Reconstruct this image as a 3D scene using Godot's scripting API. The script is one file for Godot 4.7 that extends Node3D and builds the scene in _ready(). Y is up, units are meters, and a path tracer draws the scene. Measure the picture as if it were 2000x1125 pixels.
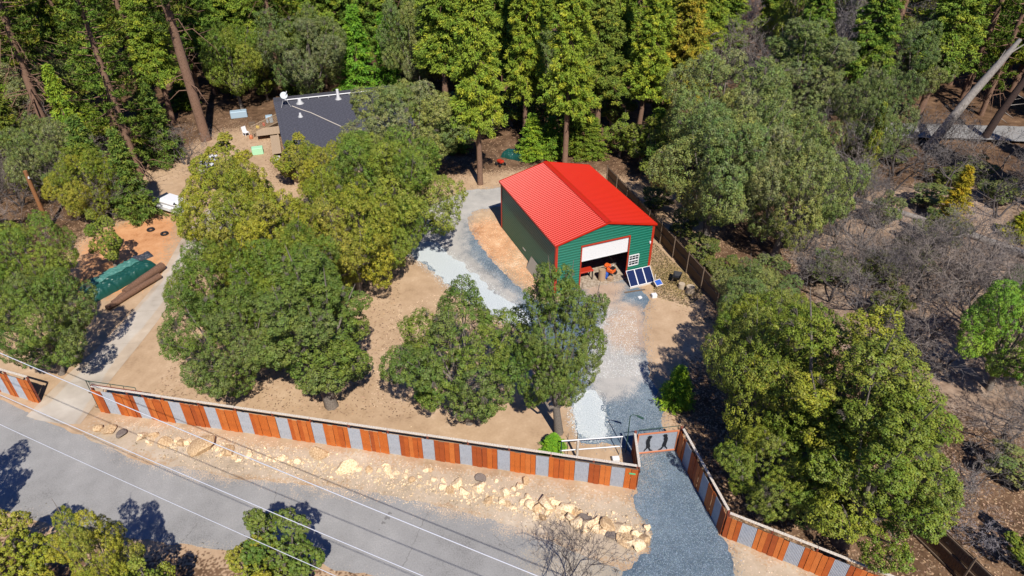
extends Node3D

# ---------------------------------------------------------------- helpers
var rng := RandomNumberGenerator.new()
var taken := {}
var M := {}

class MB:
	var v := PackedVector3Array()
	var n := PackedVector3Array()
	var c := PackedColorArray()
	var t := PackedVector2Array()
	var i := PackedInt32Array()
	func tri(a: Vector3, b: Vector3, d: Vector3, out: Vector3, col := Color.WHITE) -> void:
		var nn := (d - a).cross(b - a)
		var k := v.size()
		if nn.dot(out) < 0.0:
			nn = -nn
			v.append_array(PackedVector3Array([a, d, b]))
		else:
			v.append_array(PackedVector3Array([a, b, d]))
		nn = nn.normalized()
		n.append_array(PackedVector3Array([nn, nn, nn]))
		c.append_array(PackedColorArray([col, col, col]))
		i.append_array(PackedInt32Array([k, k + 1, k + 2]))
	func quad(a: Vector3, b: Vector3, d: Vector3, e: Vector3, out: Vector3, col := Color.WHITE) -> void:
		tri(a, b, d, out, col)
		tri(a, d, e, out, col)
	func box(p: Vector3, s: Vector3, turn := Basis.IDENTITY, col := Color.WHITE) -> void:
		var h := s * 0.5
		for ax in 3:
			for sg in [-1.0, 1.0]:
				var o := Vector3.ZERO
				o[ax] = sg
				var u := Vector3.ZERO
				u[(ax + 1) % 3] = 1.0
				var w := Vector3.ZERO
				w[(ax + 2) % 3] = 1.0
				quad(p + turn * ((o + u + w) * h), p + turn * ((o + u - w) * h), p + turn * ((o - u - w) * h), p + turn * ((o - u + w) * h), turn * o, col)
	func bev(p: Vector3, s: Vector3, b: float, turn := Basis.IDENTITY, col := Color.WHITE) -> void:
		# box with all edges chamfered by b
		var h := s * 0.5
		var g := h - Vector3(b, b, b)
		for ax in 3:
			var a1 := (ax + 1) % 3
			var a2 := (ax + 2) % 3
			for sg in [-1.0, 1.0]:
				var q := []
				for k in [[1, 1], [1, -1], [-1, -1], [-1, 1]]:
					var e := Vector3.ZERO
					e[ax] = sg * h[ax]
					e[a1] = k[0] * g[a1]
					e[a2] = k[1] * g[a2]
					q.append(p + turn * e)
				var o := Vector3.ZERO
				o[ax] = sg
				quad(q[0], q[1], q[2], q[3], turn * o, col)
			for s1 in [-1.0, 1.0]:
				for s2 in [-1.0, 1.0]:
					var q2 := []
					for k in [[0, -1.0], [0, 1.0], [1, 1.0], [1, -1.0]]:
						var e := Vector3.ZERO
						e[a1] = s1 * (h[a1] if k[0] == 0 else g[a1])
						e[a2] = s2 * (g[a2] if k[0] == 0 else h[a2])
						e[ax] = k[1] * g[ax]
						q2.append(p + turn * e)
					var o2 := Vector3.ZERO
					o2[a1] = s1
					o2[a2] = s2
					quad(q2[0], q2[1], q2[2], q2[3], turn * o2, col)
	func tube(pts: Array, rad: Array, sides := 6, col := Color.WHITE, caps := true) -> void:
		var base := v.size()
		var m := pts.size()
		var side := Vector3.ZERO
		for k in m:
			var d: Vector3 = (pts[min(k + 1, m - 1)] - pts[max(k - 1, 0)])
			d = d.normalized() if d.length() > 1e-6 else Vector3.UP
			if side == Vector3.ZERO:
				side = d.cross(Vector3(0.31, 0.11, 0.94)).normalized()
			else:
				side = (side - d * side.dot(d)).normalized()
			var other := d.cross(side)
			for j in sides:
				var an := TAU * j / sides
				var o := side * cos(an) + other * sin(an)
				v.append(pts[k] + o * rad[k])
				n.append(o)
				c.append(col)
		for k in m - 1:
			for j in sides:
				var a := base + k * sides + j
				var b := base + k * sides + (j + 1) % sides
				i.append_array(PackedInt32Array([a, a + sides, b, b, a + sides, b + sides]))
		if caps:
			for e in [0, m - 1]:
				var dd: Vector3 = (pts[0] - pts[1]) if e == 0 else (pts[m - 1] - pts[m - 2])
				for j in range(1, sides - 1):
					tri(v[base + e * sides], v[base + e * sides + j], v[base + e * sides + j + 1], dd, col)
	func leaf(p: Vector3, d: Vector3, nn: Vector3, ln: float, w: float, col: Color) -> void:
		var s := d.cross(nn).normalized() * w
		var k := v.size()
		var mid := p + d * (ln * 0.45)
		v.append_array(PackedVector3Array([p, mid + s, p + d * ln, mid - s]))
		n.append_array(PackedVector3Array([nn, nn, nn, nn]))
		c.append_array(PackedColorArray([col, col, col, col]))
		i.append_array(PackedInt32Array([k, k + 2, k + 1, k, k + 3, k + 2]))
	func needle(p: Vector3, d: Vector3, s: Vector3, ln: float, w: float, nn: Vector3, col: Color) -> void:
		var k := v.size()
		v.append_array(PackedVector3Array([p - s * w, p + s * w, p + d * ln]))
		n.append_array(PackedVector3Array([nn, nn, nn]))
		c.append_array(PackedColorArray([col, col, col]))
		i.append_array(PackedInt32Array([k, k + 1, k + 2]))
	func mesh(mat: Material) -> ArrayMesh:
		var a := []
		a.resize(Mesh.ARRAY_MAX)
		a[Mesh.ARRAY_VERTEX] = v
		a[Mesh.ARRAY_NORMAL] = n
		a[Mesh.ARRAY_COLOR] = c
		if t.size() == v.size():
			a[Mesh.ARRAY_TEX_UV] = t
		a[Mesh.ARRAY_INDEX] = i
		var me := ArrayMesh.new()
		me.add_surface_from_arrays(Mesh.PRIMITIVE_TRIANGLES, a)
		me.surface_set_material(0, mat)
		return me

func lin(r: float, g: float, b: float) -> Color:      # a real-world (linear) base colour as a material colour
	return Color(r, g, b).linear_to_srgb()

func mat(r: float, g: float, b: float, rough := 0.8, metal := 0.0, spec := 0.5) -> StandardMaterial3D:
	var m := StandardMaterial3D.new()
	m.albedo_color = lin(r, g, b)
	m.roughness = rough
	m.metallic = metal
	m.metallic_specular = spec
	m.vertex_color_use_as_albedo = true
	return m

func noise_tex(freq: float, seed_: int, cols: Array, size := 512, octaves := 4, kind := FastNoiseLite.TYPE_SIMPLEX_SMOOTH) -> NoiseTexture2D:
	var f := FastNoiseLite.new()
	f.seed = seed_
	f.frequency = freq
	f.noise_type = kind
	f.fractal_octaves = octaves
	var t := NoiseTexture2D.new()
	t.width = size
	t.height = size
	t.seamless = true
	t.noise = f
	var g := Gradient.new()
	var offs := PackedFloat32Array()
	for k in cols.size():
		offs.append(float(k) / (cols.size() - 1))
	g.offsets = offs
	g.colors = PackedColorArray(cols)
	t.color_ramp = g
	return t

func tri_mat(m: StandardMaterial3D, tex: Texture2D, sc: Vector3, world := false) -> StandardMaterial3D:
	m.albedo_texture = tex
	m.uv1_triplanar = true
	m.uv1_world_triplanar = world
	m.uv1_scale = sc
	return m

func numbered(called: String) -> String:
	if not taken.has(called):
		taken[called] = 0
		return called
	taken[called] += 1
	return "%s_%03d" % [called, taken[called]]

func tag(o: Node, label: String, category: String, group := "", kind := "") -> void:
	if label:
		o.set_meta("label", label)
	if category:
		o.set_meta("category", category)
	if group:
		o.set_meta("group", group)
	if kind:
		o.set_meta("kind", kind)

func thing(called: String, label: String, category: String, at: Vector3, turn := 0.0, group := "") -> Node3D:
	var o := Node3D.new()
	o.name = numbered(called)
	add_child(o)
	o.position = at
	o.rotation.y = turn
	tag(o, label, category, group)
	return o

func part(called: String, me: Mesh, parent: Node, at := Vector3.ZERO, basis_ := Basis.IDENTITY) -> MeshInstance3D:
	var o := MeshInstance3D.new()
	o.name = called
	o.mesh = me
	o.transform = Transform3D(basis_, at)
	parent.add_child(o, true)
	return o

func solo(called: String, me: Mesh, label: String, category: String, at: Vector3, basis_ := Basis.IDENTITY, group := "", kind := "") -> MeshInstance3D:
	var o := MeshInstance3D.new()
	o.name = numbered(called)
	o.mesh = me
	o.transform = Transform3D(basis_, at)
	add_child(o)
	tag(o, label, category, group, kind)
	return o

func yaw(a: float) -> Basis:
	return Basis(Vector3.UP, a)

func rv() -> Vector3:
	return Vector3(rng.randf_range(-1, 1), rng.randf_range(-1, 1), rng.randf_range(-1, 1))

func dir() -> Vector3:
	var z := rng.randf_range(-1, 1)
	var a := rng.randf() * TAU
	var r := sqrt(1.0 - z * z)
	return Vector3(r * cos(a), z, r * sin(a))

var hills := FastNoiseLite.new()
func gy(x: float, z: float) -> float:                 # the height of the forest floor; the yard is level
	var k := maxf(maxf(smoothstep(90.0, 120.0, -z), smoothstep(26.0, 40.0, x)), smoothstep(46.0, 60.0, -x))
	k = maxf(k, smoothstep(5.0, 12.0, z + 14.0))
	return k * 0.5 * hills.get_noise_2d(x, z)

# ---------------------------------------------------------------- computed surface pictures
func raster(polys: Array, x0: float, z0: float, x1: float, z1: float, w: int, h: int, down: int, soft := 4) -> PackedByteArray:
	var lw := w / down
	var lh := h / down
	var b := PackedByteArray()
	b.resize(lw * lh)
	for poly in polys:
		for row in lh:
			var z := z0 + (row + 0.5) / lh * (z1 - z0)
			var xs := []
			for k in poly.size():
				var p: Vector2 = poly[k]
				var q: Vector2 = poly[(k + 1) % poly.size()]
				if (p.y <= z) != (q.y <= z):
					xs.append(p.x + (z - p.y) / (q.y - p.y) * (q.x - p.x))
			xs.sort()
			for k in range(0, xs.size() - 1, 2):
				var c0 := clampi(int((xs[k] - x0) / (x1 - x0) * lw), 0, lw)
				var c1 := clampi(int((xs[k + 1] - x0) / (x1 - x0) * lw), 0, lw)
				for cc in range(c0, c1):
					b[row * lw + cc] = 255
	var im := Image.create_from_data(lw, lh, false, Image.FORMAT_L8, b)
	im.resize(maxi(lw / soft, 4), maxi(lh / soft, 4), Image.INTERPOLATE_LANCZOS)
	im.resize(w, h, Image.INTERPOLATE_CUBIC)
	return im.get_data()

func field(w: int, h: int, freq: float, seed_: int, octaves: int, sx := 1.0, kind := FastNoiseLite.TYPE_SIMPLEX_SMOOTH) -> PackedByteArray:
	var f := FastNoiseLite.new()
	f.seed = seed_
	f.frequency = freq
	f.fractal_octaves = octaves
	f.noise_type = kind
	var im := f.get_image(int(w / sx), h)
	if sx != 1.0:
		im.resize(w, h)
	return im.get_data()

func lut(cols: Array) -> PackedByteArray:
	var g := Gradient.new()
	var offs := PackedFloat32Array()
	for k in cols.size():
		offs.append(float(k) / (cols.size() - 1))
	g.offsets = offs
	g.colors = PackedColorArray(cols)
	var b := PackedByteArray()
	for k in 256:
		var c := g.sample(k / 255.0)
		b.append_array(PackedByteArray([int(c.r8), int(c.g8), int(c.b8)]))
	return b

# base and overlays: each overlay is [mask bytes, lut, raggedness]; three grains mix inside every zone
func surface(w: int, h: int, base: PackedByteArray, over: Array, px: float, seed_: int, mixw := [70, 90, 96]) -> ImageTexture:
	var n1 := field(w, h, 0.45, seed_, 2)
	var n2 := field(w, h, 0.9 * px, seed_ + 1, 5)
	var n3 := field(w, h, 0.22 * px, seed_ + 2, 4)
	var outb := PackedByteArray()
	outb.resize(w * h * 3)
	var k := over.size()
	var m0: int = mixw[0]
	var m1: int = mixw[1]
	var m2: int = mixw[2]
	var masks := []
	var luts := []
	var rag := PackedInt32Array()
	for o in over:
		masks.append(o[0])
		luts.append(o[1])
		rag.append(o[2])
	for p in w * h:
		var a := n1[p]
		var b := n2[p]
		var d := n3[p]
		var L := base
		for j in k:
			var mk: int = masks[j][p]
			if mk > 10 and (mk > 245 or mk * 100 + (((3 * a + b - 512) * rag[j]) >> 2) > 12800):
				L = luts[j]
		var q := clampi(128 + ((((a * m0 + b * m1 + d * m2) >> 8) - 128) * 3) / 2, 0, 255) * 3
		var e := p * 3
		outb[e] = L[q]
		outb[e + 1] = L[q + 1]
		outb[e + 2] = L[q + 2]
	var im := Image.create_from_data(w, h, false, Image.FORMAT_RGB8, outb)
	return ImageTexture.create_from_image(im)

func s8(r: int, g: int, b: int) -> Color:
	return Color8(r, g, b)

func V(a: Array) -> PackedVector2Array:
	var o := PackedVector2Array()
	for k in range(0, a.size(), 2):
		o.append(Vector2(a[k], a[k + 1]))
	return o

func rough_outline(poly: PackedVector2Array, step: float, amp: float, seed_: int) -> PackedVector2Array:
	var f := FastNoiseLite.new()
	f.seed = seed_
	f.frequency = 0.9
	f.fractal_octaves = 4
	var o := PackedVector2Array()
	for k in poly.size():
		var p := poly[k]
		var q := poly[(k + 1) % poly.size()]
		var p0 := poly[(k - 1 + poly.size()) % poly.size()]
		var q1 := poly[(k + 2) % poly.size()]
		var m := maxi(1, int(p.distance_to(q) / step))
		for j in m:
			var e := p.cubic_interpolate(q, p0, q1, float(j) / m)
			o.append(e + Vector2(f.get_noise_2d(e.x, e.y), f.get_noise_2d(e.x + 77.0, e.y - 31.0)) * amp)
	if Geometry2D.triangulate_polygon(o).is_empty() and amp > 0.02:
		return rough_outline(poly, step, amp * 0.7, seed_)
	return o

# a flat sheet of ground cover over an outline, at height y, its picture laid over the rectangle x0..x1, z0..z1
func sheet(poly: PackedVector2Array, y: float, rect: Array, m: Material) -> ArrayMesh:
	var mb := MB.new()
	var idx := Geometry2D.triangulate_polygon(poly)
	for p in poly:
		mb.v.append(Vector3(p.x, y, p.y))
		mb.n.append(Vector3.UP)
		mb.c.append(Color.WHITE)
		mb.t.append(Vector2((p.x - rect[0]) / (rect[2] - rect[0]), (p.y - rect[1]) / (rect[3] - rect[1])))
	for k in range(0, idx.size(), 3):
		var a := mb.v[idx[k]]
		var b := mb.v[idx[k + 1]]
		var d := mb.v[idx[k + 2]]
		if (d - a).cross(b - a).y > 0.0:
			mb.i.append_array(PackedInt32Array([idx[k], idx[k + 1], idx[k + 2]]))
		else:
			mb.i.append_array(PackedInt32Array([idx[k], idx[k + 2], idx[k + 1]]))
	return mb.mesh(m)

# ---------------------------------------------------------------- plants
# every builder returns [trunk shape, crown shape]; crowns are spread of leaf-sized faces
func jit(c: Color, a: float) -> Color:
	var k := 1.0 + rng.randf_range(-a, a)
	return Color(c.r * k * (1.0 + rng.randf_range(-0.12, 0.12)), c.g * k, c.b * k * (1.0 + rng.randf_range(-0.2, 0.2)))

func oak_shapes(seed_: int, R: float, H: float, low: float, lobes_n: int, leaves_n: int, leaf: float, cols: Array) -> Array:
	rng.seed = seed_
	var v := H * (1.0 - low) * 0.5
	var c := Vector3(0, H - v, 0)
	var lobes := []                                    # [centre, radius, colour]
	lobes.append([c + Vector3(0, v * 0.1, 0), minf(R, v) * 0.62, cols[0]])
	lobes.append([c + Vector3(0, -v * 0.4, 0), minf(R, v) * 0.5, cols[0]])
	var limbs := []
	for k in lobes_n:
		var y := 1.0 - 1.95 * (k + 0.5) / lobes_n
		var a := k * 2.39996 + rng.randf_range(-0.45, 0.45)
		var rr := sqrt(maxf(0.0, 1.0 - y * y))
		var d := Vector3(rr * cos(a), y, rr * sin(a))
		var lr := R * rng.randf_range(0.19, 0.40) * (1.0 if R < v else sqrt(v / R))
		var e := c + d * Vector3(R - lr, v - lr, R - lr) * rng.randf_range(0.68, 1.14)
		var lc: Color = cols[rng.randi() % cols.size()].lerp(cols[rng.randi() % cols.size()], rng.randf())
		lobes.append([e, lr, lc])
		limbs.append(e)
		for j in 2 + rng.randi() % 2:
			var sd := (d * 0.9 + dir() + Vector3(0, 0.25, 0)).normalized()
			lobes.append([e + sd * lr * rng.randf_range(0.75, 1.15), lr * rng.randf_range(0.42, 0.68), lc])
	var clumps := []
	var unit := 0.088 * pow(R * R * v, 1.0 / 3.0)
	var cells := {}
	for k in leaves_n / 3:
		var L: Array = lobes[rng.randi() % lobes.size()]
		var d := dir()
		if d.y < -0.5 and rng.randf() < 0.55:
			continue
		var p: Vector3 = L[0] + d * L[1] * rng.randf_range(0.86, 1.1)
		var inside := false
		for O in lobes:
			if O != L and p.distance_squared_to(O[0]) < O[1] * O[1] * 0.7:
				inside = true
				break
		if inside:
			continue
		var cell := Vector3i((p / unit).floor())
		var near := false
		for dx in [-1, 0, 1]:
			for dy in [-1, 0, 1]:
				for dz in [-1, 0, 1]:
					for q in cells.get(cell + Vector3i(dx, dy, dz), []):
						if p.distance_squared_to(q) < unit * unit * 0.8:
							near = true
		if near:
			continue
		if not cells.has(cell):
			cells[cell] = []
		cells[cell].append(p)
		clumps.append([p, unit * rng.randf_range(0.42, 0.76), (d + (p - c).normalized() * 0.7 + Vector3(0, 0.3, 0)).normalized(), L[2]])
	var mb := MB.new()
	var tot := 0.0
	for q in clumps:
		tot += q[1] * q[1]
	var twigs := MB.new()
	for q in clumps:
		if rng.randf() < 0.05:                          # a dry clump: only twigs
			for j in 16:
				var d: Vector3 = (dir() * 0.8 + q[2]).normalized()
				twigs.tube([q[0] - q[2] * q[1] * 0.8, q[0] + d * q[1] * rng.randf_range(0.7, 1.3)], [0.012, 0.006], 3, Color(1.5, 1.5, 1.55), false)
			continue
		var nleaf := int(leaves_n * q[1] * q[1] / tot) + 2
		var base: Color = cols[rng.randi() % cols.size()].lerp(q[3], 0.62)
		base = base * rng.randf_range(0.86, 1.16)
		for j in nleaf:
			var d: Vector3 = (dir() + q[2] * 0.75).normalized()
			var p: Vector3 = q[0] + d * q[1] * (0.45 + 0.7 * sqrt(rng.randf()))
			var nn: Vector3 = (d * 1.0 + Vector3(0, 0.3, 0) + rv() * 0.55).normalized()
			var t: Vector3 = nn.cross(rv()).normalized()
			var ll := leaf * rng.randf_range(0.65, 1.45)
			mb.leaf(p - t * ll * 0.5, t, nn, ll, ll * 0.36, jit(base, 0.15))
	# loose inner leaves and sprigs that break the outline
	for k in leaves_n / 20:
		var L: Array = lobes[rng.randi() % lobes.size()]
		var p: Vector3 = L[0] + dir() * L[1] * rng.randf_range(0.3, 1.35)
		var nn := (Vector3.UP * 0.5 + rv()).normalized()
		mb.leaf(p, nn.cross(rv()).normalized(), nn, leaf * rng.randf_range(0.8, 1.3), leaf * 0.4, jit(L[2], 0.2))
	var tb := MB.new()
	var fork := Vector3(rng.randf_range(-0.3, 0.3), H * (low + 0.08), rng.randf_range(-0.3, 0.3))
	var tr := 0.026 * H + 0.02
	tb.tube([Vector3(0, -0.25, 0), Vector3(0, 0.05, 0), Vector3(fork.x * 0.5, fork.y * 0.5, fork.z * 0.5), fork], [tr * 1.5, tr * 1.15, tr * 0.95, tr * 0.8], 7)
	for e in limbs:
		var m: Vector3 = fork.lerp(e, 0.5) + rv() * 0.12 * R + Vector3(0, -0.05 * H, 0)
		tb.tube([fork, m, e, e + (e - m) * 0.45 + rv() * 0.2], [tr * 0.5, tr * 0.3, tr * 0.16, tr * 0.05], 5)
	for k in twigs.i:
		tb.i.append(k + tb.v.size())
	tb.v.append_array(twigs.v)
	tb.n.append_array(twigs.n)
	tb.c.append_array(twigs.c)
	# a few dry twigs near the surface
	for k in 110:
		var q: Array = clumps[rng.randi() % clumps.size()]
		var e2: Vector3 = q[0] + q[2] * q[1] * 1.05
		tb.tube([q[0] - q[2] * q[1] * 2.0, e2 + rv() * 0.12], [0.02, 0.008], 3, Color.WHITE, false)
	return [tb, mb]

# cedar and fir: whorls of drooping sprays round a straight stem
func cedar_shapes(seed_: int, R: float, H: float, low: float, nb: int, leaves_n: int, leaf: float, cols: Array, droop: float, power := 0.75) -> Array:
	rng.seed = seed_
	var mb := MB.new()
	var tb := MB.new()
	var r0 := 0.011 * H + 0.06
	tb.tube([Vector3(0, -0.3, 0), Vector3(0, 0.2, 0), Vector3(0, H * 0.5, 0), Vector3(0, H * 0.97, 0)], [r0 * 1.35, r0, r0 * 0.62, 0.02], 8)
	var sprays := []
	for k in nb:
		var u := (k + rng.randf()) / nb
		var y := lerpf(low * H, H * 0.985, pow(u, 0.92))
		var prof := pow(1.0 - (y - low * H) / (H * (1.0 - low)), power)
		var fullness := minf(1.0, 0.45 + (y - low * H) / (0.12 * H))
		var ln := R * prof * fullness * rng.randf_range(0.6, 1.12) + 0.12
		var az := k * 2.39996 + rng.randf_range(-0.5, 0.5)
		var o := Vector3(cos(az), 0, sin(az))
		var rise := rng.randf_range(-0.1, 0.35)
		var pts := []
		var rad := []
		for j in 4:
			var s := j / 3.0
			pts.append(Vector3(0, y, 0) + o * ln * s + Vector3(0, ln * (rise * s - droop * s * s), 0))
			rad.append(lerpf(0.012 * ln + 0.012, 0.006, s))
		tb.tube(pts, rad, 3, Color.WHITE, false)
		var m := int(2 + ln * 3.0)
		for j in m:
			var s := 0.22 + 0.8 * (j + rng.randf()) / m
			var sideways := Vector3(-o.z, 0, o.x) * rng.randf_range(-1, 1) * ln * 0.42 * (1.15 - s * 0.6)
			sprays.append([Vector3(0, y, 0) + o * ln * s + sideways + Vector3(0, ln * (rise * s - droop * s * s) - absf(sideways.length()) * 0.12, 0), (o + sideways * 0.5 / maxf(ln, 0.3)).normalized(), 0.11 + 0.062 * R * (0.4 + 0.6 * prof)])
	var per := maxi(3, int(leaves_n / float(sprays.size())))
	for q in sprays:
		var base: Color = cols[rng.randi() % cols.size()]
		if rng.randf() < 0.45:
			base = base.lerp(cols[0], 0.7)
		for j in per:
			var p: Vector3 = q[0] + rv() * q[2] * Vector3(1, 0.6, 1)
			var d: Vector3 = (q[1] * 0.75 + Vector3(0, -0.35, 0) + rv() * 0.75).normalized()
			var nn: Vector3 = (q[1] * 0.35 + Vector3(0, 0.6, 0) + rv() * 0.8).normalized()
			nn = (nn - d * nn.dot(d)).normalized()
			var ll := leaf * rng.randf_range(0.7, 1.4)
			mb.leaf(p, d, nn, ll, ll * 0.15, jit(base, 0.2))
	return [tb, mb]

# long-needled pine: bare lower stem with dead stubs, tufts at the branch ends
func pine_shapes(seed_: int, R: float, H: float, low: float, nb: int, tufts: int, cols: Array, dead: int) -> Array:
	rng.seed = seed_
	var mb := MB.new()
	var tb := MB.new()
	var r0 := 0.016 * H + 0.05
	tb.tube([Vector3(0, -0.3, 0), Vector3(0, 0.3, 0), Vector3(0.05, H * 0.35, 0), Vector3(0.1, H * 0.7, 0.05), Vector3(0.1, H * 0.98, 0)], [r0 * 1.3, r0, r0 * 0.85, r0 * 0.5, 0.03], 9)
	for k in nb:
		var u := (k + rng.randf()) / nb
		var y := lerpf(low * H, H * 0.97, u)
		var ln := R * (0.35 + 0.75 * sin(PI * clampf(0.28 + 0.68 * (1.0 - u), 0, 1))) * rng.randf_range(0.55, 1.05) * (1.0 - 0.72 * u * u)
		var az := k * 2.39996 + rng.randf_range(-0.5, 0.5)
		var o := Vector3(cos(az), 0, sin(az))
		var rise := lerpf(-0.15, 0.5, u) + rng.randf_range(-0.1, 0.15)
		var p0 := Vector3(0.07, y, 0)
		var p1 := p0 + o * ln * 0.55 + Vector3(0, ln * (rise * 0.4 - 0.05), 0)
		var p2 := p0 + o * ln + Vector3(0, ln * rise * 0.9, 0)
		tb.tube([p0, p1, p2], [0.03 + 0.014 * ln, 0.03, 0.012], 4, Color.WHITE, false)
		var base: Color = cols[rng.randi() % cols.size()]
		for j in tufts:
			var s := 0.38 + 0.64 * (j + rng.randf()) / tufts
			var q := p0.lerp(p1, s / 0.55) if s < 0.55 else p1.lerp(p2, (s - 0.55) / 0.45)
			q += rv() * Vector3(0.22, 0.14, 0.22) * ln * 0.62
			var ax := (o * 0.5 + Vector3(0, 0.5, 0) + rv() * 0.7).normalized()
			var bc := jit(base, 0.22)
			for w in 15:
				var d := (ax * 0.65 + dir()).normalized()
				var sd := d.cross(rv()).normalized()
				mb.needle(q, d, sd, rng.randf_range(0.24, 0.42), 0.03, (Vector3.UP * 0.5 + dir() * 0.8 + ax * 0.4).normalized(), jit(bc, 0.14))
	for k in dead:
		var y := lerpf(low * 0.45, low * 1.25, (k + rng.randf()) / dead) * H
		var az := rng.randf() * TAU
		var o := Vector3(cos(az), 0, sin(az))
		var ln := R * rng.randf_range(0.35, 0.95)
		var e := Vector3(0.05, y, 0) + o * ln + Vector3(0, -ln * rng.randf_range(0.1, 0.7), 0)
		var m := Vector3(0.05, y, 0) + o * ln * 0.5 + Vector3(0, rng.randf_range(-0.1, 0.15) * ln, 0)
		tb.tube([Vector3(0.05, y, 0), m, e], [0.055, 0.04, 0.015], 4, Color(1.9, 1.9, 2.0), false)
		for j in 3:
			var q := m.lerp(e, rng.randf())
			tb.tube([q, q + (o * 0.6 + rv()) * ln * 0.25], [0.022, 0.008], 3, Color(1.9, 1.9, 2.0), false)
	return [tb, mb]

# leafless tree: stems that fork down to twigs
func grow(tb: MB, p: Vector3, d: Vector3, ln: float, r: float, depth: int, mb: MB) -> void:
	var d2 := (d + rv() * 0.28 + Vector3(0, 0.05, 0)).normalized()
	var mid := p + d * ln * 0.5
	var e := mid + d2 * ln * 0.5
	var col := Color.WHITE * rng.randf_range(0.75, 1.2)
	if depth > 2:
		tb.tube([p, mid, e], [r, r * 0.85, r * 0.68], 5 if depth > 4 else 3, col, false)
	else:
		mb.tube([p, e], [maxf(r, 0.008), maxf(r * 0.6, 0.006)], 3, col, false)
	if depth == 0:
		for k in 2:
			var nd := (d2 * 0.8 + dir() * 0.8).normalized()
			mb.needle(p.lerp(e, 0.25 + 0.25 * k), nd, nd.cross(rv()).normalized(), ln * rng.randf_range(0.7, 1.3), 0.008, dir(), col)
		return
	var kids := 3 if rng.randf() < 0.56 else 2
	for k in kids:
		var nd := (d2 * 0.85 + dir() * 0.75 + Vector3(0, 0.1, 0)).normalized()
		grow(tb, e if k < 2 else mid, nd, ln * rng.randf_range(0.62, 0.86), maxf(r * rng.randf_range(0.5, 0.68), 0.006), depth - 1, mb)

func bare_shapes(seed_: int, H: float, stems: int, depth: int) -> Array:
	rng.seed = seed_
	var tb := MB.new()
	var mb := MB.new()
	for k in stems:
		var a := TAU * k / stems + rng.randf()
		var lean := 0.45 if stems > 1 else 0.12
		grow(tb, Vector3(cos(a) * 0.12, -0.15, sin(a) * 0.12), Vector3(cos(a) * lean, 1, sin(a) * lean).normalized(), H * 0.27, 0.010 * H + 0.015, depth, mb)
	return [tb, mb]

var kinds := {}        # name -> [trunk mesh, crown shape, r, h]
var bark := {}
var tint_mats := {}

func crown_mat(tint: Color, glow := 0.25, rough := 0.5) -> StandardMaterial3D:
	var key := "%s_%s" % [tint.to_html(), rough]
	if not tint_mats.has(key):
		var m := mat(tint.r, tint.g, tint.b, rough, 0.0, 0.28)
		m.backlight_enabled = true
		m.backlight = Color(glow, glow * 1.05, glow * 0.55)
		tint_mats[key] = m
	return tint_mats[key]

func make_tree(called: String, label: String, category: String, kind: String, x: float, z: float, h: float, r: float, tint: Color, turn: float, group := "", bark_mat: Material = null) -> Node3D:
	var k: Array = kinds[kind]
	var o := thing(called, label, category, Vector3(x, gy(x, z), z), turn, group)
	var odd := 0.12 * sin(x * 12.9 + z * 7.3)
	o.scale = Vector3(r / k[2] * (1.0 + odd), h / k[3], r / k[2] * (1.0 - odd))
	o.rotation.x = 0.035 * sin(x * 5.1 + z)
	o.rotation.z = 0.035 * sin(z * 4.3 - x)
	var t := part("trunk", k[0], o)
	if bark_mat:
		t.material_override = bark_mat
	var cr := part(k[5], k[1], o)
	cr.set_surface_override_material(0, crown_mat(tint, 0.13, k[4]))
	return o

func add_kind(called: String, shapes: Array, r: float, h: float, bark_mat: Material, rough := 0.5, crown_name := "crown") -> void:
	kinds[called] = [shapes[0].mesh(bark_mat), shapes[1].mesh(bark_mat), r, h, rough, crown_name]

# ---------------------------------------------------------------- the place
func _ready() -> void:
	# camera
	var cam := Camera3D.new()
	cam.name = "camera"
	cam.position = Vector3(0, 31, 0)
	cam.rotation = Vector3(-0.613256, 0, 0)
	cam.fov = 45.224
	cam.near = 0.5
	cam.far = 4000.0
	add_child(cam)
	cam.current = true
	# sky, exposure
	var env := Environment.new()
	var sky_m := ProceduralSkyMaterial.new()
	sky_m.sky_top_color = Color(0.20, 0.38, 0.72)
	sky_m.sky_horizon_color = Color(0.62, 0.74, 0.88)
	sky_m.sky_curve = 0.13
	sky_m.ground_bottom_color = Color(0.25, 0.22, 0.18)
	sky_m.ground_horizon_color = Color(0.55, 0.6, 0.62)
	sky_m.sky_energy_multiplier = 0.8
	var sk := Sky.new()
	sk.sky_material = sky_m
	env.background_mode = Environment.BG_SKY
	env.sky = sk
	env.ambient_light_source = Environment.AMBIENT_SOURCE_SKY
	env.tonemap_mode = Environment.TONE_MAPPER_LINEAR
	env.tonemap_exposure = 1.27
	env.sdfgi_enabled = true
	env.ssao_enabled = true
	env.ssil_enabled = true
	var we := WorldEnvironment.new()
	we.name = "world_environment"
	we.environment = env
	add_child(we)
	# sun: behind the camera and to its right, 49 degrees high
	var sun := DirectionalLight3D.new()
	sun.name = "sun"
	sun.light_energy = 1.55
	sun.light_color = Color(1.0, 0.97, 0.925)
	sun.light_angular_distance = 0.53
	sun.shadow_enabled = true
	sun.rotation = Vector3(-deg_to_rad(49.0), deg_to_rad(16.0), 0)
	add_child(sun)

	hills.seed = 5
	hills.frequency = 0.06
	hills.fractal_octaves = 3
	materials()
	build_ground()
	build_shed()
	build_fences()
	build_gate()
	build_house()
	build_yard()
	build_rocks()
	build_trees()
	build_wires()
	build_litter()

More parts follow.
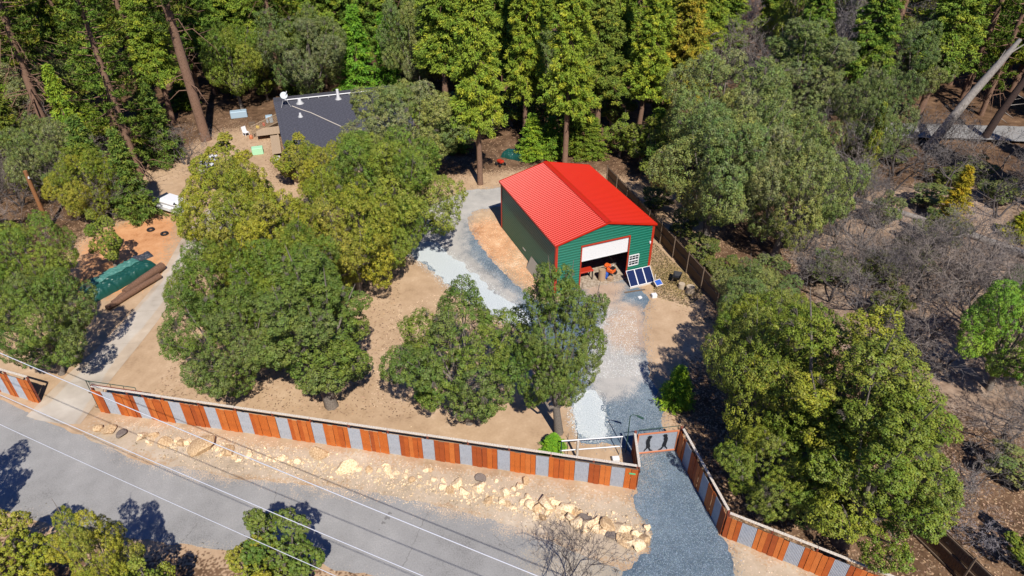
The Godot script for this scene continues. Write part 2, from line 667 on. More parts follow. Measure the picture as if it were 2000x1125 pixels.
func materials() -> void:
	var W := Color.WHITE
	M.red = mat(0.48, 0.016, 0.003, 0.42, 0.0, 0.5)
	M.red_trim = mat(0.42, 0.030, 0.012, 0.45)
	M.green = mat(0.010, 0.145, 0.095, 0.3, 0.0, 0.55)
	M.white = mat(0.68, 0.69, 0.71, 0.5)
	M.pale = tri_mat(mat(0.76, 0.72, 0.67, 0.75), noise_tex(0.02, 3, [Color(0.72, 0.68, 0.64), W]), Vector3(1.2, 1.2, 1.2))
	#M.conc = tri_mat(mat(0.62, 0.56, 0.49, 0.9), noise_tex(0.012, 11, [Color(0.72, 0.70, 0.68), Color(0.9, 0.88, 0.86), W], 1024, 6), Vector3(0.16, 0.16, 0.16), true)
	M.slab = tri_mat(mat(0.52, 0.45, 0.36, 0.9), noise_tex(0.015, 12, [Color(0.66, 0.62, 0.58), W], 512, 5), Vector3(0.4, 0.4, 0.4), true)
	M.wood = []
	for k in 4:
		var b: Array = [[0.64, 0.168, 0.024], [0.54, 0.124, 0.017], [0.70, 0.210, 0.042], [0.42, 0.090, 0.015]][k]
		M.wood.append(tri_mat(mat(b[0], b[1], b[2], 0.72), noise_tex(0.03, 20 + k, [Color(0.42, 0.36, 0.32), Color(0.78, 0.74, 0.7), W, Color(0.8, 0.72, 0.62)], 512, 5), Vector3(3.4, 0.22, 3.4)))
	M.grey_wood = tri_mat(mat(0.25, 0.19, 0.14, 0.9), noise_tex(0.03, 31, [Color(0.55, 0.5, 0.46), W], 512, 5), Vector3(3.0, 0.25, 3.0))
	M.brown_plank = tri_mat(mat(0.20, 0.125, 0.066, 0.85), noise_tex(0.03, 33, [Color(0.5, 0.46, 0.42), W, Color(0.8, 0.76, 0.7)], 512, 5), Vector3(2.4, 0.2, 2.4))
	M.post_red = mat(0.20, 0.052, 0.030, 0.6)
	M.galv = tri_mat(mat(0.46, 0.50, 0.56, 0.42, 0.2), noise_tex(0.02, 41, [Color(0.78, 0.79, 0.8), W, Color(0.86, 0.87, 0.88)], 512, 5), Vector3(0.9, 0.5, 0.9))
	M.steel = mat(0.62, 0.62, 0.63, 0.4, 0.5)
	M.black = mat(0.012, 0.013, 0.018, 0.55)
	M.dark_green = mat(0.012, 0.055, 0.040, 0.5)
	M.frame_orange = mat(0.50, 0.17, 0.075, 0.55)
	M.glass = mat(0.02, 0.025, 0.035, 0.06)
	M.cell = tri_mat(mat(0.016, 0.026, 0.085, 0.16, 0.0, 0.6), noise_tex(0.06, 44, [Color(0.75, 0.78, 0.85), W]), Vector3(3, 3, 3))
	M.shingle = tri_mat(mat(0.105, 0.108, 0.130, 0.9), noise_tex(0.02, 51, [Color(0.4, 0.4, 0.42), Color(0.8, 0.8, 0.84), W], 512, 5), Vector3(0.3, 1.2, 0.9))
	M.beige = tri_mat(mat(0.56, 0.44, 0.32, 0.85), noise_tex(0.03, 52, [Color(0.7, 0.66, 0.62), W]), Vector3(0.5, 2.0, 2.0))
	M.bark_oak = tri_mat(mat(0.30, 0.27, 0.24, 0.95), noise_tex(0.03, 61, [Color(0.45, 0.43, 0.42), Color(0.8, 0.78, 0.76), W], 512, 5), Vector3(1.6, 0.5, 1.6))
	M.bark_pine = tri_mat(mat(0.25, 0.155, 0.11, 0.95), noise_tex(0.025, 62, [Color(0.36, 0.32, 0.3), Color(0.8, 0.76, 0.72), W, Color(0.55, 0.5, 0.46)], 512, 5), Vector3(1.4, 0.3, 1.4))
	M.bark_grey = tri_mat(mat(0.17, 0.15, 0.145, 0.95), noise_tex(0.03, 63, [Color(0.5, 0.48, 0.48), W]), Vector3(2, 0.6, 2))
	M.bark_dead = tri_mat(mat(0.46, 0.44, 0.42, 0.9), noise_tex(0.03, 64, [Color(0.35, 0.33, 0.32), Color(0.8, 0.78, 0.76), W], 512, 5), Vector3(1.4, 0.16, 1.4))
	M.log = tri_mat(mat(0.24, 0.145, 0.10, 0.95), noise_tex(0.03, 65, [Color(0.42, 0.38, 0.35), Color(0.85, 0.8, 0.76), W], 512, 5), Vector3(1.3, 1.3, 0.3))
	M.rock = tri_mat(mat(0.80, 0.66, 0.46, 0.92), noise_tex(0.02, 71, [Color(0.62, 0.5, 0.4), Color(0.9, 0.84, 0.76), W, Color(0.92, 0.95, 1.0)], 512, 5), Vector3(0.9, 0.9, 0.9), true)
	M.rock_tan = tri_mat(mat(0.78, 0.60, 0.38, 0.92), noise_tex(0.02, 72, [Color(0.6, 0.52, 0.44), W], 512, 5), Vector3(0.8, 0.8, 0.8), true)
	M.rock_grey = tri_mat(mat(0.32, 0.27, 0.24, 0.92), noise_tex(0.03, 73, [Color(0.5, 0.48, 0.46), W], 512, 5), Vector3(1.2, 1.2, 1.2), true)
	M.tarp = mat(0.010, 0.068, 0.055, 0.36, 0.0, 0.5)
	M.tarp_pale = mat(0.06, 0.19, 0.165, 0.5)
	M.tarp_dark = mat(0.03, 0.035, 0.05, 0.6)
	M.pole = tri_mat(mat(0.40, 0.20, 0.085, 0.9), noise_tex(0.03, 75, [Color(0.6, 0.52, 0.46), W]), Vector3(3, 0.3, 3))
	M.cable = mat(0.74, 0.76, 0.80, 0.4, 0.3)
	M.orange = mat(0.72, 0.12, 0.02, 0.5)
	M.blue = mat(0.03, 0.10, 0.42, 0.4)
	M.card = mat(0.36, 0.25, 0.16, 0.9)
	M.mint = mat(0.36, 0.66, 0.42, 0.6)
	M.yellow = mat(0.72, 0.50, 0.05, 0.6)
	M.van = mat(0.34, 0.46, 0.56, 0.45)

# ---------------------------------------------------------------- ground, road, drives
var ROAD := [-70, -47, -45.29, -36.6, -32.18, -31.6, -29.55, -30.25, -26.3, -29.0, -22.63, -27.3, -20.78, -26.55, -18.01, -26.2, -16.39, -25.7, -13.7, -25.35, -11.38, -25.1, -8.46, -24.7, -5.55, -24.05, -2.73, -23.3, -1.08, -22.8, 0.53, -22.2, 2.09, -21.4, 4.6, -20.3, 6.5, -19.5, 10.8, -17.8, 18, -15.1, 34, -9.4, 36, -4.4, 20, -10.0, 6.9, -15.7, -2.4, -18.5, -6.5, -19.55, -9.1, -20.05, -11.3, -20.6, -14.1, -20.95, -16, -21.2, -21.2, -21.9, -27.1, -23.4, -36.8, -27.6, -70, -40]
var GRAVEL := [6.9, -24.6, 6.6, -23.7, 6.95, -22.9, 7.25, -22.0, 6.9, -20.9, 6.0, -20.3, 5.3, -19.4, 4.6, -18.2, 7.6, -16.9, 11.2, -17.9, 10.95, -19.5, 10.9, -20.7, 10.8, -21.8, 10.5, -22.7, 10.3, -24.0, 9.85, -25.8, 9.5, -27.6, 9.2, -29.3, 9.3, -31.3, 9.1, -34.7, 9.3, -37.9, 9.7, -40.5, 10.3, -42.3, 10.0, -43.6, 8.9, -45.3, 5.4, -43.9, 3.9, -42.3, 2.5, -42.0, 1.4, -42.9, 0.2, -44.6, -1.7, -48.0, -3.1, -51.3, -4.0, -54.3, -3.5, -56.3, -1.4, -57.3, 1.5, -58.4, 2.0, -61.2, -0.8, -61.2, -4.4, -60.4, -6.4, -58.6, -9.5, -55.6, -10.4, -53.0, -9.6, -50.6, -7.2, -47.4, -5.2, -44.8, -2.6, -41.7, 0.6, -38.9, 2.8, -35.4, 3.7, -31.8, 4.0, -28.4, 5.7, -28.0, 6.9, -27.4, 7.0, -26.2]
var PALE_A := [-8.4, -50.3, -6.9, -51.0, -5.1, -48.7, -3.3, -46.4, -1.5, -43.7, 1.3, -40.3, 0.4, -39.2, -2.6, -41.8, -5.2, -44.9, -7.1, -47.5, -8.6, -48.9]
var PALE_B := [3.85, -30.9, 4.6, -32.6, 5.4, -32.3, 5.6, -30.9, 5.7, -29.0, 5.2, -28.5, 4.3, -28.45, 3.9, -29.5]
var CONC := [-29.94, -30.3, -26.26, -29.62, -26.2, -31.2, -26.3, -33.1, -26.0, -37.1, -25.8, -40.9, -25.9, -43.6, -25.6, -48.7, -24.1, -54.7, -27.9, -57.6, -28.6, -52.0, -28.0, -45.3, -28.15, -41.9, -28.4, -39.1, -28.85, -36.3, -29.4, -33.9, -29.7, -32.0]

func build_ground() -> void:
	# the earth: bare tan dirt, with litter under trees, red clay, sand and rubble where each lies
	var X0 := -80.0
	var Z0 := -150.0
	var X1 := 80.0
	var Z1 := 10.0
	var w := 2048
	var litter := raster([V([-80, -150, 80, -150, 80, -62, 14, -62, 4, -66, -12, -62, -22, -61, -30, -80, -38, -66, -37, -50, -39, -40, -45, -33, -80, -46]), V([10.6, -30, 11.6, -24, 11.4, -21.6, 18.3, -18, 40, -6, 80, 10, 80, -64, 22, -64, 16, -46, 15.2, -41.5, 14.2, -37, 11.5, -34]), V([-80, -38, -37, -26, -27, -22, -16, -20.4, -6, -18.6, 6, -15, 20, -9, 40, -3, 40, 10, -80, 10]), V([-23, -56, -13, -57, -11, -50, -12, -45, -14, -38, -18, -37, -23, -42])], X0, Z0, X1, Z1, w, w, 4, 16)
	var pink := raster([V([22, -36, 24, -52, 30, -62, 52, -62, 56, -40, 30, -28])], X0, Z0, X1, Z1, w, w, 4, 12)
	var clay := raster([V([-33.5, -43.2, -36, -46.5, -36, -54, -31, -57, -28.6, -51, -28.3, -45.5, -29.8, -41.5])], X0, Z0, X1, Z1, w, w, 4, 12)
	var sand := raster([V([-27, -30.2, -15, -28, -4, -26.2, 7.2, -24.0, 7.2, -20.5, 3, -20.8, -1, -22.8, -8, -24.7, -18, -26.1, -25, -28.3]), V([10.7, -21.8, 20, -16.9, 30, -12, 30, -6, 18, -13.6, 10.8, -17.6])], X0, Z0, X1, Z1, w, w, 4, 6)
	var grass := raster([V([11.5, -53, 14.9, -43.3, 13.2, -41.6, 10.6, -43.0, 11.4, -46])], X0, Z0, X1, Z1, w, w, 4, 12)
	var rubble := raster([V([-4.2, -54.4, -1.0, -56, 3.0, -43.4, 1.2, -43.1, -1.6, -47.6, -3.2, -51.4])], X0, Z0, X1, Z1, w, w, 4, 12)
	var tex := surface(w, w, lut([s8(146, 122, 97), s8(170, 144, 116), s8(181, 155, 127), s8(198, 174, 147)]), [
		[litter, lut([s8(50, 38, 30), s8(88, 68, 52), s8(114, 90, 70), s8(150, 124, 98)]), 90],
		[pink, lut([s8(92, 76, 64), s8(140, 119, 102), s8(162, 141, 122), s8(184, 164, 144)]), 110],
		[clay, lut([s8(150, 102, 66), s8(188, 136, 94), s8(200, 150, 108), s8(208, 168, 130)]), 80],
		[sand, lut([s8(142, 128, 110), s8(170, 154, 133), s8(182, 166, 146), s8(200, 187, 168)]), 90],
		[grass, lut([s8(96, 88, 52), s8(140, 122, 84), s8(164, 140, 100), s8(150, 140, 84)]), 90],
		[rubble, lut([s8(134, 92, 62), s8(190, 142, 104), s8(208, 164, 126), s8(232, 214, 190)]), 80]], 160.0 / w * 1.0, 101)
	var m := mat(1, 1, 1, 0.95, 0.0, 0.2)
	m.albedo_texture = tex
	var mb := MB.new()
	var steps := []
	for k in 121:
		steps.append(lerpf(-120.0, 120.0, k / 120.0))
	for far in [180.0, 300.0, 600.0, 1200.0, 2400.0]:
		steps.push_front(-far)
		steps.append(far)
	var nx := steps.size()
	for a in nx:
		for b in nx:
			var x: float = steps[b]
			var z: float = steps[a] - 70.0
			var y := gy(x, z)
			mb.v.append(Vector3(x, y, z))
			mb.n.append(Vector3(gy(x - 0.5, z) - gy(x + 0.5, z), 1.0, gy(x, z - 0.5) - gy(x, z + 0.5)).normalized())
			mb.c.append(Color.WHITE)
			mb.t.append(Vector2((x - X0) / (X1 - X0), (z - Z0) / (Z1 - Z0)))
	for a in nx - 1:
		for b in nx - 1:
			var k := a * nx + b
			mb.i.append_array(PackedInt32Array([k, k + 1, k + nx, k + 1, k + nx + 1, k + nx]))
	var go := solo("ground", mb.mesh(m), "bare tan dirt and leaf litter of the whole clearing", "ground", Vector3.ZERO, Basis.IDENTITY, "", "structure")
	# asphalt
	var rr := [-50.0, -40.0, 26.0, -8.0]
	var dust := raster([V([-24.5, -29.5, -22, -27.8, -14, -26.2, -4, -24.4, 1, -22.6, 6.6, -20.2, 6.6, -19.2, 2.5, -21.1, -1.5, -22.75, -6, -24.1, -14, -25.3, -20, -26.3, -24, -27.9])], rr[0], rr[1], rr[2], rr[3], 2048, 832, 4, 8)
	var dust2 := raster([V([-40, -27, -27, -22.6, -16, -20.5, -9, -19.3, 0, -17, 12, -12.6, 12, -10, -40, -20]), V([-0.5, -21.6, 6.8, -19.8, 7.5, -17.4, 4.0, -17.8])], rr[0], rr[1], rr[2], rr[3], 2048, 832, 4, 12)
	var rt := surface(2048, 832, lut([s8(112, 111, 109), s8(138, 137, 135), s8(147, 146, 144), s8(164, 162, 159)]), [
		[dust, lut([s8(140, 124, 106), s8(172, 154, 134), s8(184, 166, 146), s8(198, 182, 162)]), 130],
		[dust2, lut([s8(104, 100, 92), s8(150, 140, 126), s8(166, 156, 140), s8(184, 172, 156)]), 150]], 76.0 / 2048, 131, [120, 50, 86])
	var rm := mat(1, 1, 1, 0.9, 0.0, 0.3)
	rm.albedo_texture = rt
	solo("road", sheet(rough_outline(V(ROAD), 0.35, 0.22, 3), 0.006, rr, rm), "grey asphalt road along the striped fence", "road", Vector3.ZERO, Basis.IDENTITY, "", "structure")
	# cracks sealed across the asphalt: thin dark strips of tar
	var cracks := MB.new()
	rng.seed = 91
	for cr in [[-13.0, -25.0, -12.6, -21.2], [-4.5, -23.3, -5.4, -20.0], [-1.0, -21.9, 0.8, -20.2], [-16.5, -22.6, -16.9, -21.4]]:
		var p := Vector2(cr[0], cr[1])
		var q := Vector2(cr[2], cr[3])
		var last := p
		for k in range(1, 25):
			var e := p.lerp(q, k / 24.0) + Vector2(rng.randf_range(-0.06, 0.06), rng.randf_range(-0.04, 0.04))
			var s := (e - last).orthogonal().normalized() * rng.randf_range(0.006, 0.02)
			cracks.quad(Vector3(last.x - s.x, 0.0105, last.y - s.y), Vector3(last.x + s.x, 0.0105, last.y + s.y), Vector3(e.x + s.x, 0.0105, e.y + s.y), Vector3(e.x - s.x, 0.0105, e.y - s.y), Vector3.UP)
			last = e
	for blot in [[-6.6, -22.9, 0.16], [-6.5, -23.2, 0.11], [-6.75, -22.6, 0.12], [-0.6, -21.3, 0.09], [0.1, -21.0, 0.06], [-3.6, -21.8, 0.05], [-6.9, -22.2, 0.04]]:
		for k in 9:
			var a0 := TAU * k / 9.0
			var a1 := TAU * (k + 1) / 9.0
			var c := Vector3(blot[0], 0.0105, blot[1])
			cracks.tri(c, c + Vector3(cos(a0) * blot[2], 0, sin(a0) * blot[2] * (0.7 + 0.5 * sin(k * 2.3))), c + Vector3(cos(a1) * blot[2], 0, sin(a1) * blot[2] * (0.7 + 0.5 * sin((k + 1) * 2.3))), Vector3.UP)
	solo("road_cracks", cracks.mesh(mat(0.17, 0.165, 0.16, 0.85)), "dark cracks and oil spots in the asphalt", "cracks", Vector3.ZERO, Basis.IDENTITY, "", "structure")
	# concrete driveway
	var co := MB.new()
	var cp := V(CONC)
	var cr := [-31.0, -58.0, -23.0, -29.0]
	var worn := raster([V([-31, -58, -28.2, -58, -27.6, -45, -28.0, -38, -29.2, -31, -31, -30]), V([-26.6, -29, -26.9, -36, -26.2, -44, -23, -44, -23, -29])], cr[0], cr[1], cr[2], cr[3], 512, 2048, 4, 8)
	var ct := surface(512, 2048, lut([s8(148, 139, 127), s8(172, 163, 151), s8(182, 173, 161), s8(196, 188, 176)]), [[worn, lut([s8(140, 126, 110), s8(168, 152, 134), s8(182, 166, 147), s8(198, 183, 164)]), 60]], 29.0 / 2048, 141, [60, 70, 126])
	var cm := mat(1, 1, 1, 0.92, 0.0, 0.3)
	cm.albedo_texture = ct
	solo("concrete_driveway", sheet(rough_outline(cp, 1.2, 0.03, 9), 0.020, cr, cm), "pale concrete driveway leaving the road past the short fence", "driveway", Vector3.ZERO, Basis.IDENTITY, "", "structure")
	for z in [-33.4, -37.2, -41.0]:
		co.box(Vector3(-27.7, 0.0225, z), Vector3(3.0, 0.004, 0.02), yaw(0.1))
	solo("driveway_joints", co.mesh(mat(0.30, 0.26, 0.22, 0.9)), "thin joints between the concrete bays", "joints", Vector3.ZERO, Basis.IDENTITY, "", "structure")
	# gravel
	var gr := [-12.0, -63.0, 13.0, -15.0]
	var mixd := raster([V([4.8, -32.0, 7.2, -31.6, 9.2, -34, 9.6, -41, 8.2, -43.6, 6.4, -40, 5.4, -36]), V([-3.4, -49.0, -0.6, -44.6, 1.6, -41.6, -0.2, -41.8, -4.8, -47.0, -10, -49, -11.5, -55, -6, -61.5, 2, -62, 2, -57.5, -3, -56, -3.6, -52.5])], gr[0], gr[1], gr[2], gr[3], 1024, 2048, 4, 16)
	var brown := raster([V([6.6, -37.0, 9.6, -36.2, 10.0, -41.2, 8.0, -42.4, 7.0, -40.2]), V([6.7, -24.9, 6.5, -23.4, 7.2, -23.2, 7.4, -26, 7.2, -27.6, 9.4, -27.8, 9.3, -27.0, 7.9, -26.9, 7.7, -25]), V([6.0, -42.2, 8.4, -42.6, 9.2, -44.2, 8.6, -45.4, 5.6, -45])], gr[0], gr[1], gr[2], gr[3], 1024, 2048, 4, 16)
	var gt := surface(1024, 2048, lut([s8(48, 62, 76), s8(86, 102, 116), s8(104, 120, 133), s8(142, 155, 164)]), [
		[mixd, lut([s8(124, 122, 120), s8(158, 156, 152), s8(176, 172, 166), s8(192, 188, 182)]), 160],
		[brown, lut([s8(128, 108, 92), s8(164, 142, 124), s8(180, 158, 138), s8(194, 176, 158)]), 150]], 48.0 / 2048, 161, [130, 60, 70])
	var gm := mat(1, 1, 1, 0.95, 0.0, 0.25)
	gm.albedo_texture = gt
	solo("gravel_drive", sheet(rough_outline(V(GRAVEL), 0.2, 0.5, 5), 0.013, gr, gm), "blue grey gravel drive through the gate up to the shed", "drive", Vector3.ZERO, Basis.IDENTITY, "", "structure")
	var pt := noise_tex(0.06, 171, [Color(0.72, 0.75, 0.77), Color(0.9, 0.92, 0.93), Color.WHITE], 512, 6)
	var pm := tri_mat(mat(0.60, 0.63, 0.63, 0.95), pt, Vector3(0.35, 0.35, 0.35), true)
	solo("crushed_rock_strip", sheet(rough_outline(V(PALE_A), 0.16, 0.5, 6), 0.018, [0, 0, 1, 1], pm), "pale crushed rock strip beside the gravel lane below the oak grove", "gravel strip", Vector3.ZERO, Basis.IDENTITY, "", "structure")
	solo("crushed_rock_strip", sheet(rough_outline(V(PALE_B), 0.16, 0.45, 7), 0.018, [0, 0, 1, 1], pm), "pale crushed rock patch inside the gate", "gravel strip", Vector3.ZERO, Basis.IDENTITY, "", "structure")
	# the other road glimpsed through the woods
	var br := PackedVector2Array(V([40, -73.2, 52, -72.4, 66, -69.5, 90, -62, 90, -66, 66, -74.5, 52, -76.6, 40, -76.8]))
	var brm := tri_mat(mat(0.34, 0.335, 0.33, 0.9), noise_tex(0.03, 175, [Color(0.75, 0.75, 0.75), Color.WHITE]), Vector3(0.3, 0.3, 0.3), true)
	solo("road", sheet(rough_outline(br, 0.6, 0.2, 8), 0.30, [0, 0, 1, 1], brm), "grey road glimpsed between trees behind the leaning dead trunk", "road", Vector3.ZERO, Basis.IDENTITY, "", "structure")

# ---------------------------------------------------------------- the shed
func rib_depth(s: float) -> float:                    # trapezoid ribs every 0.23 m
	var f := fposmod(s, 0.23)
	return 0.026 if f > 0.085 and f < 0.125 else 0.0

# ribbed siding between heights y0 and y1 in the plane z = 0 (ribs stand out towards +z)
func siding(y0: float, y1: float, bounds: Callable, m: Material) -> ArrayMesh:
	var ys := []
	var k := floori(y0 / 0.23) - 1
	while k * 0.23 < y1 + 0.3:
		for o in [[0.05, 0.0], [0.088, 0.038], [0.122, 0.038], [0.16, 0.0]]:
			var y: float = k * 0.23 + o[0]
			if y > y0 and y < y1:
				ys.append([y, o[1]])
		k += 1
	ys.push_front([y0, 0.0])
	ys.append([y1, 0.0])
	var mb := MB.new()
	for j in ys.size() - 1:
		var a: float = ys[j][0]
		var b: float = ys[j + 1][0]
		var da: float = ys[j][1]
		var db: float = ys[j + 1][1]
		var cuts := [a, b]
		for cy in [1.04, 2.02, 3.8, 4.48]:
			if cy > a + 0.001 and cy < b - 0.001:
				cuts.append(cy)
		cuts.sort()
		for q in cuts.size() - 1:
			var e: float = cuts[q]
			var f: float = cuts[q + 1]
			var de := lerpf(da, db, (e - a) / (b - a))
			var df := lerpf(da, db, (f - a) / (b - a))
			for iv in bounds.call((e + f) * 0.5, e, f):
				mb.quad(Vector3(iv[0], e, de), Vector3(iv[1], e, de), Vector3(iv[3], f, df), Vector3(iv[2], f, df), Vector3(0, 0, 1))
	return mb.mesh(m)

func build_shed() -> void:
	var W := 4.155
	var L := 11.06
	var he := 4.48
	var hr := 5.5
	var s := thing("metal_shed", "tall green metal shed with a bright red ribbed roof and half raised white door", "shed", Vector3(7.10, 0, -44.73), 0.3847)
	var full := func(half: float): return func(_m, _a, _b): return [[-half, half, -half, half]]
	var gable := func(y: float) -> float: return W if y <= he else W * maxf(0.0, (hr - y) / (hr - he))
	var front := func(mid, a, b):
		var la: float = gable.call(a)
		var lb: float = gable.call(b)
		if mid < 3.8 and mid > 1.04 and mid < 2.02:
			return [[-la, -2.02, -lb, -2.02], [2.02, 2.19, 2.02, 2.19], [3.07, la, 3.07, lb]]
		if mid < 3.8:
			return [[-la, -2.02, -lb, -2.02], [2.02, la, 2.02, lb]]
		return [[-la, la, -lb, lb]]
	var back := func(_m, a, b):
		return [[-gable.call(a), gable.call(a), -gable.call(b), gable.call(b)]]
	var y := 0.08
	while y < hr - 0.02:
		var y2: float = minf(y + 0.92, hr - 0.01)
		if y < 3.8:
			var lo := func(m2, a2, b2): return [front.call(m2, a2, b2)[0]] if m2 < 3.8 else [[-W, 0.0, -W, 0.0]]
			var hi := func(m2, a2, b2): return front.call(m2, a2, b2).slice(1) if m2 < 3.8 else [[0.0, W, 0.0, W]]
			part("siding_panel", siding(y, minf(y2, he), lo, M.green), s)
			part("siding_panel", siding(y, minf(y2, he), hi, M.green), s)
			if y2 > he:
				part("siding_panel", siding(he, y2, front, M.green), s)
		else:
			part("siding_panel", siding(y, y2, front, M.green), s)
		part("siding_panel", siding(y, y2, back, M.green), s, Vector3(0, 0, -L), yaw(PI))
		if y < he - 0.05:
			part("siding_panel", siding(y, minf(y2, he), full.call(L * 0.5), M.green), s, Vector3(-W, 0, -L * 0.5), yaw(-PI / 2))
			part("siding_panel", siding(y, minf(y2, he), full.call(L * 0.5), M.green), s, Vector3(W, 0, -L * 0.5), yaw(PI / 2))
		y += 0.92
	# roof sheets, ribs running down the slope
	var run := W + 0.16
	var drop := (hr - he) * run / W
	var np := 12
	var pw := (L + 0.3) / np
	for side in [-1.0, 1.0]:
		var sl := Vector3(side * run, -drop, 0)
		var up: Vector3 = Vector3(side * drop, run, 0).normalized()
		var mb := MB.new()
		var rs := pw / 4.0
		var prof := []
		for k in 4:
			var z0 := k * rs
			prof.append_array([[z0 + 0.0, 0.0], [z0 + rs * 0.5 - 0.067, 0.0], [z0 + rs * 0.5 - 0.032, 0.05], [z0 + rs * 0.5 + 0.032, 0.05], [z0 + rs * 0.5 + 0.067, 0.0]])
		prof.append([pw - 0.004, 0.0])
		for k in prof.size() - 1:
			var a: Vector3 = Vector3(0, 0, -prof[k][0]) + up * prof[k][1]
			var b: Vector3 = Vector3(0, 0, -prof[k + 1][0]) + up * prof[k + 1][1]
			mb.quad(a, b, b + sl, a + sl, up)
		var me := mb.mesh(M.red)
		for k in np:
			part("roof_panel", me, s, Vector3(0, hr + 0.04, 0.15 - k * pw + rng.randf_range(-0.002, 0.002)))
		# eave and gable trims
		var tb := MB.new()
		tb.box(Vector3(side * (run + 0.012), hr + 0.04 - drop - 0.06, -L * 0.5), Vector3(0.02, 0.13, L + 0.3))
		part("eave_trim", tb.mesh(M.red), s)
		for zz in [0.162, -L - 0.162]:
			var gt := MB.new()
			var ang := atan2(-drop, side * run)
			gt.box(Vector3(side * run * 0.5, hr + 0.035 - drop * 0.5 - 0.03, zz), Vector3(sqrt(run * run + drop * drop), 0.15, 0.022), Basis(Vector3(0, 0, 1), ang if side > 0 else ang + PI))
			part("gable_trim", gt.mesh(M.red), s)
		for zz in [0.0, -L]:
			var cb := MB.new()
			cb.box(Vector3(side * (W - 0.04), he * 0.5, zz + (0.03 if zz == 0.0 else -0.03)), Vector3(0.2, he - 0.06, 0.03))
			cb.box(Vector3(side * (W + 0.034), he * 0.5, zz + (-0.06 if zz == 0.0 else 0.06)), Vector3(0.03, he - 0.06, 0.19))
			part("corner_trim", cb.mesh(M.red_trim), s)
	var rc := MB.new()
	for side in [-1.0, 1.0]:
		rc.quad(Vector3(0, hr + 0.115, 0.17), Vector3(0, hr + 0.115, -L - 0.17), Vector3(side * 0.24, hr + 0.062, -L - 0.17), Vector3(side * 0.24, hr + 0.062, 0.17), Vector3(side * 0.25, 1, 0))
	part("ridge_cap", rc.mesh(M.red), s)
	# door: frame, and the white sections that are down
	var fr := MB.new()
	fr.box(Vector3(-2.06, 1.9, 0.035), Vector3(0.1, 3.8, 0.07))
	fr.box(Vector3(2.06, 1.9, 0.035), Vector3(0.1, 3.8, 0.07))
	fr.box(Vector3(0, 3.85, 0.035), Vector3(4.22, 0.1, 0.07))
	part("door_frame", fr.mesh(M.red_trim), s)
	var dr := part("roll_up_door", box_mesh(Vector3(4.02, 0.07, 0.05), M.white), s, Vector3(0, 2.46, -0.07))
	for k in 13:
		part("slat", box_mesh(Vector3(4.02, 0.092, 0.028), M.white), dr, Vector3(0, 0.084 + k * 0.098, 0))
	# window
	var wf := MB.new()
	for q in [[2.63, 1.06, 0.90, 0.06], [2.63, 2.0, 0.90, 0.06], [2.63, 1.53, 0.90, 0.05]]:
		wf.box(Vector3(q[0], q[1], 0.03), Vector3(q[2], q[3], 0.07))
	for q in [2.2, 3.06]:
		wf.box(Vector3(q, 1.53, 0.03), Vector3(0.06, 0.88, 0.07))
	var win := part("window", wf.mesh(M.white), s)
	for r in 2:
		var mu := MB.new()
		for k in 2:
			mu.box(Vector3(2.49 + k * 0.285, 1.30 + r * 0.47, 0.022), Vector3(0.026, 0.42, 0.03))
		mu.box(Vector3(2.63, 1.30 + r * 0.47, 0.020), Vector3(0.8, 0.026, 0.03))
		part("muntin", mu.mesh(M.white), win)
		part("pane", box_mesh(Vector3(0.80, 0.42, 0.01), M.glass), win, Vector3(2.63, 1.30 + r * 0.47, -0.005))
	var lamp := MB.new()
	lamp.bev(Vector3(3.92, 2.9, 0.08), Vector3(0.12, 0.2, 0.12), 0.02)
	part("wall_lamp", lamp.mesh(M.white), s)
	var plate := MB.new()
	plate.box(Vector3(-W - 0.04, 0.72, -5.9), Vector3(0.02, 0.12, 0.55))
	part("vent_plate", plate.mesh(M.white), s)
	var fl := MB.new()
	fl.box(Vector3(0, 0.03, -L * 0.5 + 0.1), Vector3(2 * W - 0.02, 0.1, L + 0.25))
	part("floor_slab", fl.mesh(M.slab), s)
	# things in the doorway
	var T := s.transform
	var wb := thing("workbench", "red workbench standing inside the shed door", "workbench", T * Vector3(-1.25, 0.08, -0.9), 0.3847)
	part("bench_top", bev_mesh(Vector3(1.5, 0.12, 0.6), 0.02, M.red_trim), wb, Vector3(0, 0.86, 0))
	for q in [[-0.68, -0.24], [0.68, -0.24], [-0.68, 0.24], [0.68, 0.24]]:
		part("leg", box_mesh(Vector3(0.07, 0.8, 0.07), M.black), wb, Vector3(q[0], 0.4, q[1]))
	var bar := MB.new()
	bar.tube([Vector3(0, 0, 0), Vector3(0, 0.1, 0), Vector3(0, 0.9, 0), Vector3(0, 0.95, 0)], [0.27, 0.29, 0.29, 0.26], 16)
	solo("barrel", bar.mesh(M.card), "brown cardboard drum on the shed threshold", "barrel", T * Vector3(0.12, 0.08, -0.35), Basis.IDENTITY)
	var tr := thing("garden_tractor", "orange garden machine parked in the shed doorway", "machine", T * Vector3(1.0, 0.08, -0.75), 0.9)
	part("body", bev_mesh(Vector3(0.55, 0.34, 0.62), 0.06, M.orange), tr, Vector3(0, 0.52, 0.15))
	part("hood", bev_mesh(Vector3(0.42, 0.3, 0.5), 0.08, M.orange), tr, Vector3(0, 0.78, -0.2))
	part("seat", bev_mesh(Vector3(0.4, 0.12, 0.36), 0.04, M.black), tr, Vector3(0, 0.74, 0.3))
	for q in [[-0.34, 0.32], [0.34, 0.32], [-0.3, -0.3], [0.3, -0.3]]:
		var wh := MB.new()
		wh.tube([Vector3(-0.07, 0, 0), Vector3(0.07, 0, 0)], [0.2, 0.2], 14)
		part("wheel", wh.mesh(M.black), tr, Vector3(q[0], 0.2, q[1]))
	var hb := MB.new()
